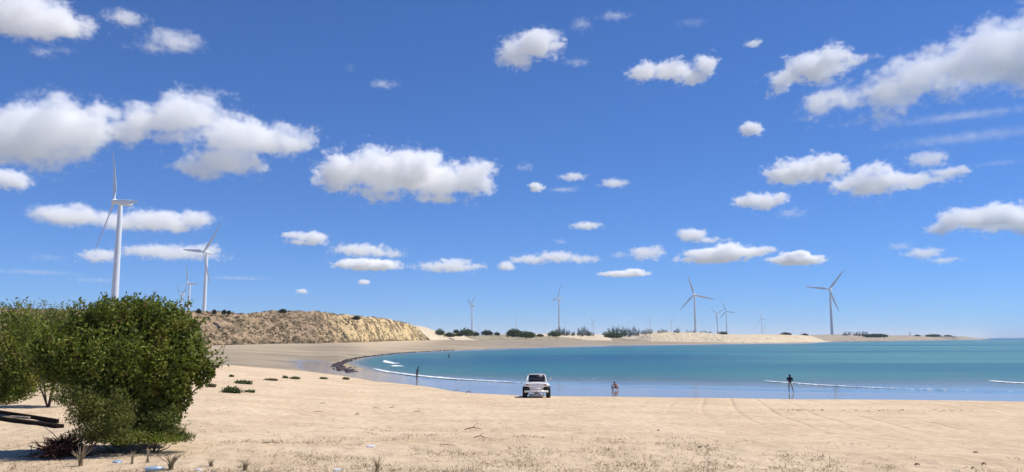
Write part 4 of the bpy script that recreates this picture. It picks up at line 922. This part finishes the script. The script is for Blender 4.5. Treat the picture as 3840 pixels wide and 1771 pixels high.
kn = dict(pelvis=(0, 0, .30), waist=(0, .02, .45), chest=(0, .04, .69), neck=(0, .05, .82), head_base=(0, .06, .885), head_top=(0, .07, 1.01),
     lshoulder=(-.185, .04, .75), lelbow=(-.26, .10, .50), lwrist=(-.25, .30, .36), rshoulder=(.185, .04, .75), relbow=(.30, .14, .52), rwrist=(.42, .36, .40),
     lhip=(-.10, 0, .27), lknee=(-.14, .42, .22), lankle=(-.14, .70, -.10), ltoe=(-.14, .85, -.05), rhip=(.10, 0, .27), rknee=(.16, .42, .24), rankle=(.18, .74, -.08), rtoe=(.18, .88, -.03))
person((p.x, p.y, -.12), R(-80), kn, 'dark figure sitting in the shallow water far out on the left', SK, [('wetsuit', CL_black, TOPL, 1.12), ('shorts', CL_black, SH, 1.12)], 'short')

# ================================================================ CLOUDS
t = NT('cloud'); t.t.nodes.remove(t.b); pv = t.n('ShaderNodeVolumePrincipled')
pv.inputs['Color'].default_value = (1, 1, 1, 1); pv.inputs['Anisotropy'].default_value = 0.0; pv.inputs['Density'].default_value = 1
t.l(pv.outputs[0], t.out.inputs['Volume']); CM = t.m
VK = 3840/2576
def cloud(lobes, label, alt=750, seed=0, tau=16, rough=.5, vox=100, sharp=3.0, bias=-.12):
    lobes = [tuple(q*VK for q in l) for l in lobes]; rough *= 1.7; tau *= .55 if tau > 5 else .8; bias += .03
    wt = sum(l[2]*l[3] for l in lobes); cy = sum(l[1]*l[2]*l[3] for l in lobes)/wt; cx = sum(l[0]*l[2]*l[3] for l in lobes)/wt
    c = ray(cx, cy).normalized(); Dc = alt/c.z; ctr = c*Dc+Vector((0, 0, EYE)); k = Dc/F/ray(cx, cy).length
    k = Dc/(F*ray(cx, cy).length)
    right = c.cross(Vector((0, 0, 1))).normalized(); up = right.cross(c)
    L = []
    for (x, y, rx, ry) in lobes:
        d = ray(x, y); d = d*(Dc/d.dot(c)); q = d-c*Dc; kk = Dc/d.normalized().dot(c)/(F*d.normalized().dot(c)) if False else Dc/F
        L.append((q.dot(right), q.dot(up), rx*kk*1.0, ry*kk*1.0))
    big = max(l[3] for l in L); mean = big
    dpt = lambda rx, ry: ry*1.1+rx*.25
    Xm = max(abs(p)+rx*1.25 for p, q, rx, ry in L); Zm = max(abs(q)+ry*1.35 for p, q, rx, ry in L); Ym = max(dpt(rx, ry) for p, q, rx, ry in L)*1.3
    ng = bpy.data.node_groups.new('cloudgn', 'GeometryNodeTree'); N = ng.nodes
    ng.interface.new_socket('Geometry', in_out='OUTPUT', socket_type='NodeSocketGeometry'); go = N.new('NodeGroupOutput'); lk = ng.links.new
    vc = N.new('GeometryNodeVolumeCube'); pos = N.new('GeometryNodeInputPosition').outputs[0]
    def Mt(op, a, b=None, c_=None):
        q = N.new('ShaderNodeMath'); q.operation = op
        for i, v in enumerate((a, b, c_)):
            if v is None: continue
            if isinstance(v, (int, float)): q.inputs[i].default_value = v
            else: lk(v, q.inputs[i])
        return q.outputs[0]
    def V(op, a, b=None):
        q = N.new('ShaderNodeVectorMath'); q.operation = op
        for i, v in enumerate((a, b)):
            if v is None: continue
            if isinstance(v, tuple): q.inputs[i].default_value = v
            else: lk(v, q.inputs[i])
        return q.outputs['Value'] if op in ('LENGTH', 'DOT_PRODUCT') else q.outputs[0]
    f = None
    for p, q_, rx, ry in L:
        q = V('DIVIDE', V('SUBTRACT', pos, (p, 0., q_)), (rx, dpt(rx, ry), ry)); e_ = Mt('MULTIPLY', Mt('SUBTRACT', 1, V('LENGTH', q)), min(1.0, .35+.65*ry/big))
        f = e_ if f is None else Mt('SMOOTH_MAX', f, e_, .22)
    def noise(scale, det, off, st=(1., 1., 1.)):
        tq = N.new('ShaderNodeTexNoise'); tq.noise_dimensions = '3D'; tq.inputs['Scale'].default_value = scale; tq.inputs['Detail'].default_value = det; tq.inputs['Roughness'].default_value = .68
        lk(V('MULTIPLY', V('ADD', pos, (off*371., off*917., off*133.)), st), tq.inputs['Vector']); return Mt('SUBTRACT', tq.outputs[0], .5)
    n1 = noise(1.0/mean, 3, seed+1, (.7, .8, 1.)); n2 = noise(2.6/mean, 6, seed+7, (.8, .8, 1.1)); n3 = noise(7/mean, 6, seed+3)
    f = Mt('ADD', f, Mt('MULTIPLY', n1, rough*2.4)); f = Mt('ADD', f, Mt('MULTIPLY', n2, rough*1.6)); f = Mt('ADD', f, Mt('MULTIPLY', n3, rough*1.0)); f = Mt('ADD', f, bias)
    dn = Mt('MULTIPLY', Mt('POWER', Mt('MINIMUM', Mt('MAXIMUM', Mt('MULTIPLY', f, sharp), 0), 1), 1.3), tau/(2*mean))
    lk(dn, vc.inputs['Density']); vc.inputs['Min'].default_value = (-Xm, -Ym, -Zm); vc.inputs['Max'].default_value = (Xm, Ym, Zm); s = 2*Xm/vox
    for ax, val in (('X', Xm), ('Y', Ym), ('Z', Zm)): vc.inputs['Resolution '+ax].default_value = max(12, int(2*val/s))
    smn = N.new('GeometryNodeSetMaterial'); smn.inputs['Material'].default_value = CM; lk(vc.outputs[0], smn.inputs[0]); lk(smn.outputs[0], go.inputs[0])
    me = bpy.data.meshes.new('cloud'); o = bpy.data.objects.new('cloud', me); COL.objects.link(o); me.materials.append(CM)
    o.modifiers.new('v', 'NODES').node_group = ng
    Rm = Matrix((right, c, up)).transposed().to_4x4(); Rm.translation = ctr; o.matrix_world = Rm
    tag(o, label, 'cloud', 'clouds in the blue sky', kind='stuff'); return o
W = dict(tau=.65, rough=.9, bias=-.16, sharp=1.2, vox=90)
WF = dict(tau=.22, rough=.8, bias=-.1, sharp=1.0, vox=80)
S_ = dict(tau=2.4, rough=.85, vox=110, bias=-.08)
CLOUDS = [
 ([(50,30,95,48),(125,55,65,38),(20,60,60,30)], 'large white cloud cut by the top left corner', dict(vox=150, rough=.6, tau=7.44)),
 ([(185,72,50,20),(215,66,30,22)], 'wispy tail right of the top left cloud', dict(tau=1.7, rough=.7, vox=60)),
 ([(105,132,26,12),(160,128,26,8)], 'faint wisps under the top left cloud', W),
 ([(318,46,46,20)], 'thin small cloud at the top left', dict(tau=1.7, rough=.65, vox=60, sharp=1.6)),
 ([(440,100,70,26),(385,122,45,13)], 'thin translucent cloud below the small top one', dict(tau=1.7, rough=.6, vox=80, sharp=1.8)),
 ([(50,335,110,75),(170,320,100,68),(255,285,62,42),(90,385,110,32),(300,325,50,45),(345,300,62,42),(480,300,92,62),(575,325,90,56),(675,352,80,42),(740,365,42,30),(565,405,92,32),(510,428,60,20)], 'widest white cloud across the left of the sky', dict(vox=300, rough=.6, tau=10)),
 ([(795,328,18,13)], 'tiny wisp off the right end of the widest cloud', W),
 ([(20,450,52,24)], 'grey cloud fragment at the left edge', dict(tau=6, vox=60)),
 ([(860,425,70,52),(945,425,85,58),(1030,430,92,62),(1110,450,82,46),(1185,440,58,42),(1215,468,36,26),(960,482,82,26),(1145,503,42,12),(1185,517,22,8)], 'big white cloud left of the middle of the sky', dict(vox=260, rough=.6, tau=13.64)),
 ([(1290,125,36,36),(1345,112,62,42),(1305,148,42,22),(1395,120,25,24)], 'round white cloud at the top middle', dict(vox=130, rough=.6, tau=7.44)),
 ([(1460,62,26,20)], 'wisp right of the round top cloud', W), ([(1545,40,42,12)], 'stretched wisp near the top edge', W), ([(1450,158,32,13)], 'faint puff below the top wisps', W), ([(1740,58,42,13)], 'faint streak high right of centre', WF),
 ([(965,212,42,12)], 'lone flat wisp in the upper left centre', W), ([(880,170,14,12)], 'faint dot of cloud above the lone flat wisp', WF),
 ([(1320,420,22,12)], 'small puff right of the big middle cloud', W), ([(1349,471,21,13)], 'small rounded puff under the first puff', dict(tau=5, rough=.5, vox=50)), ([(1440,445,34,11)], 'small slanted puff at mid height', dict(tau=1.7, rough=.6, vox=50)), ([(1418,477,40,8)], 'thin streak under the slanted puff', W), ([(1545,461,38,12)], 'small white puff with tails at mid height', dict(tau=1.7, rough=.6, vox=50)),
 ([(1475,568,36,9)], 'small flat cloud above the centre of the bay', S_), ([(1410,608,17,8)], 'tiny puff below the small flat cloud', W),
 ([(1620,180,42,26),(1690,178,52,25),(1740,192,36,24),(1775,162,28,26),(1784,132,20,8)], 'hook shaped cloud right of the top middle', dict(vox=150, tau=6, rough=.65)),
 ([(1898,110,22,11)], 'tiny cloud above the hooked group', dict(tau=1.7, rough=.6, vox=40)), ([(1888,325,28,17)], 'small cloud left of the great slanting cloud', dict(tau=5, rough=.6, vox=50)),
 ([(1985,200,46,26),(2045,168,66,36),(2090,145,46,30),(2150,152,42,13),(1962,225,24,16)], 'slanting cloud beside the great one, with a tail to the right', dict(vox=160, rough=.6, tau=7.44)), ([(2085,208,26,12)], 'scrap between the two slanting clouds', W),
 ([(2060,280,48,30),(2150,258,92,36),(2250,228,100,48),(2340,190,92,60),(2430,160,92,64),(2520,140,92,70),(2610,125,90,80)], 'great slanting white cloud at the right edge', dict(vox=300, rough=.65, tau=7)),
 ([(2420,292,150,12)], 'thin veil right under the great cloud', dict(tau=.28, rough=.7, vox=110, sharp=1, bias=-.04)), ([(2440,345,170,14)], 'lower thin veil at the right', dict(tau=.28, rough=.7, vox=110, sharp=1, bias=-.04)),
 ([(2000,435,66,33),(2062,425,60,33),(2100,402,32,15)], 'compact white cloud right of centre', dict(vox=150, rough=.6, tau=8.68)),
 ([(2190,462,72,30),(2205,428,32,22),(2290,455,82,18),(2380,433,46,10)], 'ragged cloud right of the compact one', dict(vox=150, tau=5, rough=.7)), ([(2335,400,46,19)], 'thin cloud on top of the ragged one', dict(tau=1.7, rough=.65, vox=60)),
 ([(1880,505,36,19),(1925,508,52,21),(1960,497,24,16)], 'white cloud below the compact one', dict(vox=80, tau=6.2)), ([(1990,536,36,13)], 'wispy slanted scrap beside it', W),
 ([(2385,572,44,15),(2440,552,62,30),(2520,547,82,32),(2610,552,70,32)], 'flat based white cloud cut by the right edge', dict(vox=160, rough=.55, tau=8.68)), ([(2515,410,52,8)], 'thin bright streak at the right', WF),
 ([(180,543,85,24),(200,527,36,16),(290,556,62,22),(400,556,102,28),(480,552,62,24)], 'long low cloud behind the nearest turbine', dict(vox=160, tau=5.58)),
 ([(250,643,42,14)], 'small cloud left of the nearest tower', S_), ([(425,634,100,15),(512,633,36,18)], 'long cloud behind the second turbine', S_),
 ([(745,593,42,8),(782,598,40,16),(768,610,52,8)], 'small pinkish cloud above the brown dune', dict(tau=5, vox=70)),
 ([(908,630,66,15),(962,637,46,10)], 'upper one of two stacked flat clouds', S_), ([(930,666,90,15),(895,660,45,10)], 'lower one of two stacked flat clouds', dict(tau=14, vox=90, rough=.45)),
 ([(1130,671,72,13),(1145,661,42,10)], 'flat cloud above the end of the brown dune', S_), ([(1273,671,23,15)], 'little round cloud left of a flat one', dict(tau=6, vox=50)),
 ([(1340,653,52,10),(1400,646,46,13),(1458,652,42,9)], 'long flat cloud above the central turbine', S_), ([(1560,641,30,9)], 'faint small cloud left of a whiter one', W), ([(1630,636,40,17)], 'small white cloud above the feathery trees', S_),
 ([(1740,592,42,18),(1785,604,42,9)], 'ragged small cloud above the bright dune', dict(tau=6, vox=70)), ([(1820,637,105,16),(1790,652,84,11),(1900,632,52,10),(1835,622,42,12)], 'long layered cloud above the bright dune', dict(tau=10, vox=110)),
 ([(2005,654,70,14),(2000,643,38,13)], 'neat flat based cloud left of the right-hand turbine', dict(tau=14, vox=80, rough=.4)), ([(1570,689,66,8),(1595,683,30,7)], 'lowest flat cloud over the far beach', dict(tau=10, vox=80, rough=.45)),
 ([(2265,620,32,11)], 'thin scrap right of the right-hand turbine', W), ([(2325,636,42,13),(2370,655,36,7)], 'thin broken cloud low at the right', dict(tau=1.7, rough=.6, vox=60)),
 ([(915,710,17,7)], 'tiny low puff above the dune top', dict(tau=4, vox=40)), ([(760,733,16,6)], 'lowest tiny puff above the dune', dict(tau=4, vox=40)),
 ([(90,685,90,7)], 'faint low streak at the far left', WF), ([(240,705,62,7)], 'faint low streak behind the nearest tower', WF), ([(600,700,80,6)], 'faint low streak above the left of the dune', WF), ([(120,648,44,9)], 'faint low smudge at the left', WF),
]
for i, (L, lb, kw) in enumerate(CLOUDS): cloud(L, lb, seed=i*3+1, **kw)

# ================================================================ HAZE
hz = bpy.data.meshes.new('haze'); bm = bmesh.new(); bmesh.ops.create_cube(bm, size=1)
for v in bm.verts: v.co = Vector((v.co.x*130000, v.co.y*130000, 180 if v.co.z > 0 else -12))
bm.to_mesh(hz); bm.free(); t = NT('haze_air'); t.t.nodes.remove(t.b); pv = t.n('ShaderNodeVolumePrincipled'); pv.inputs['Color'].default_value = (.80, .89, 1, 1); pv.inputs['Density'].default_value = HAZE; pv.inputs['Anisotropy'].default_value = .1
t.l(pv.outputs[0], t.out.inputs['Volume']); tag(link('haze', hz, t.m, smooth=False), 'thin sea haze', 'haze', kind='stuff')
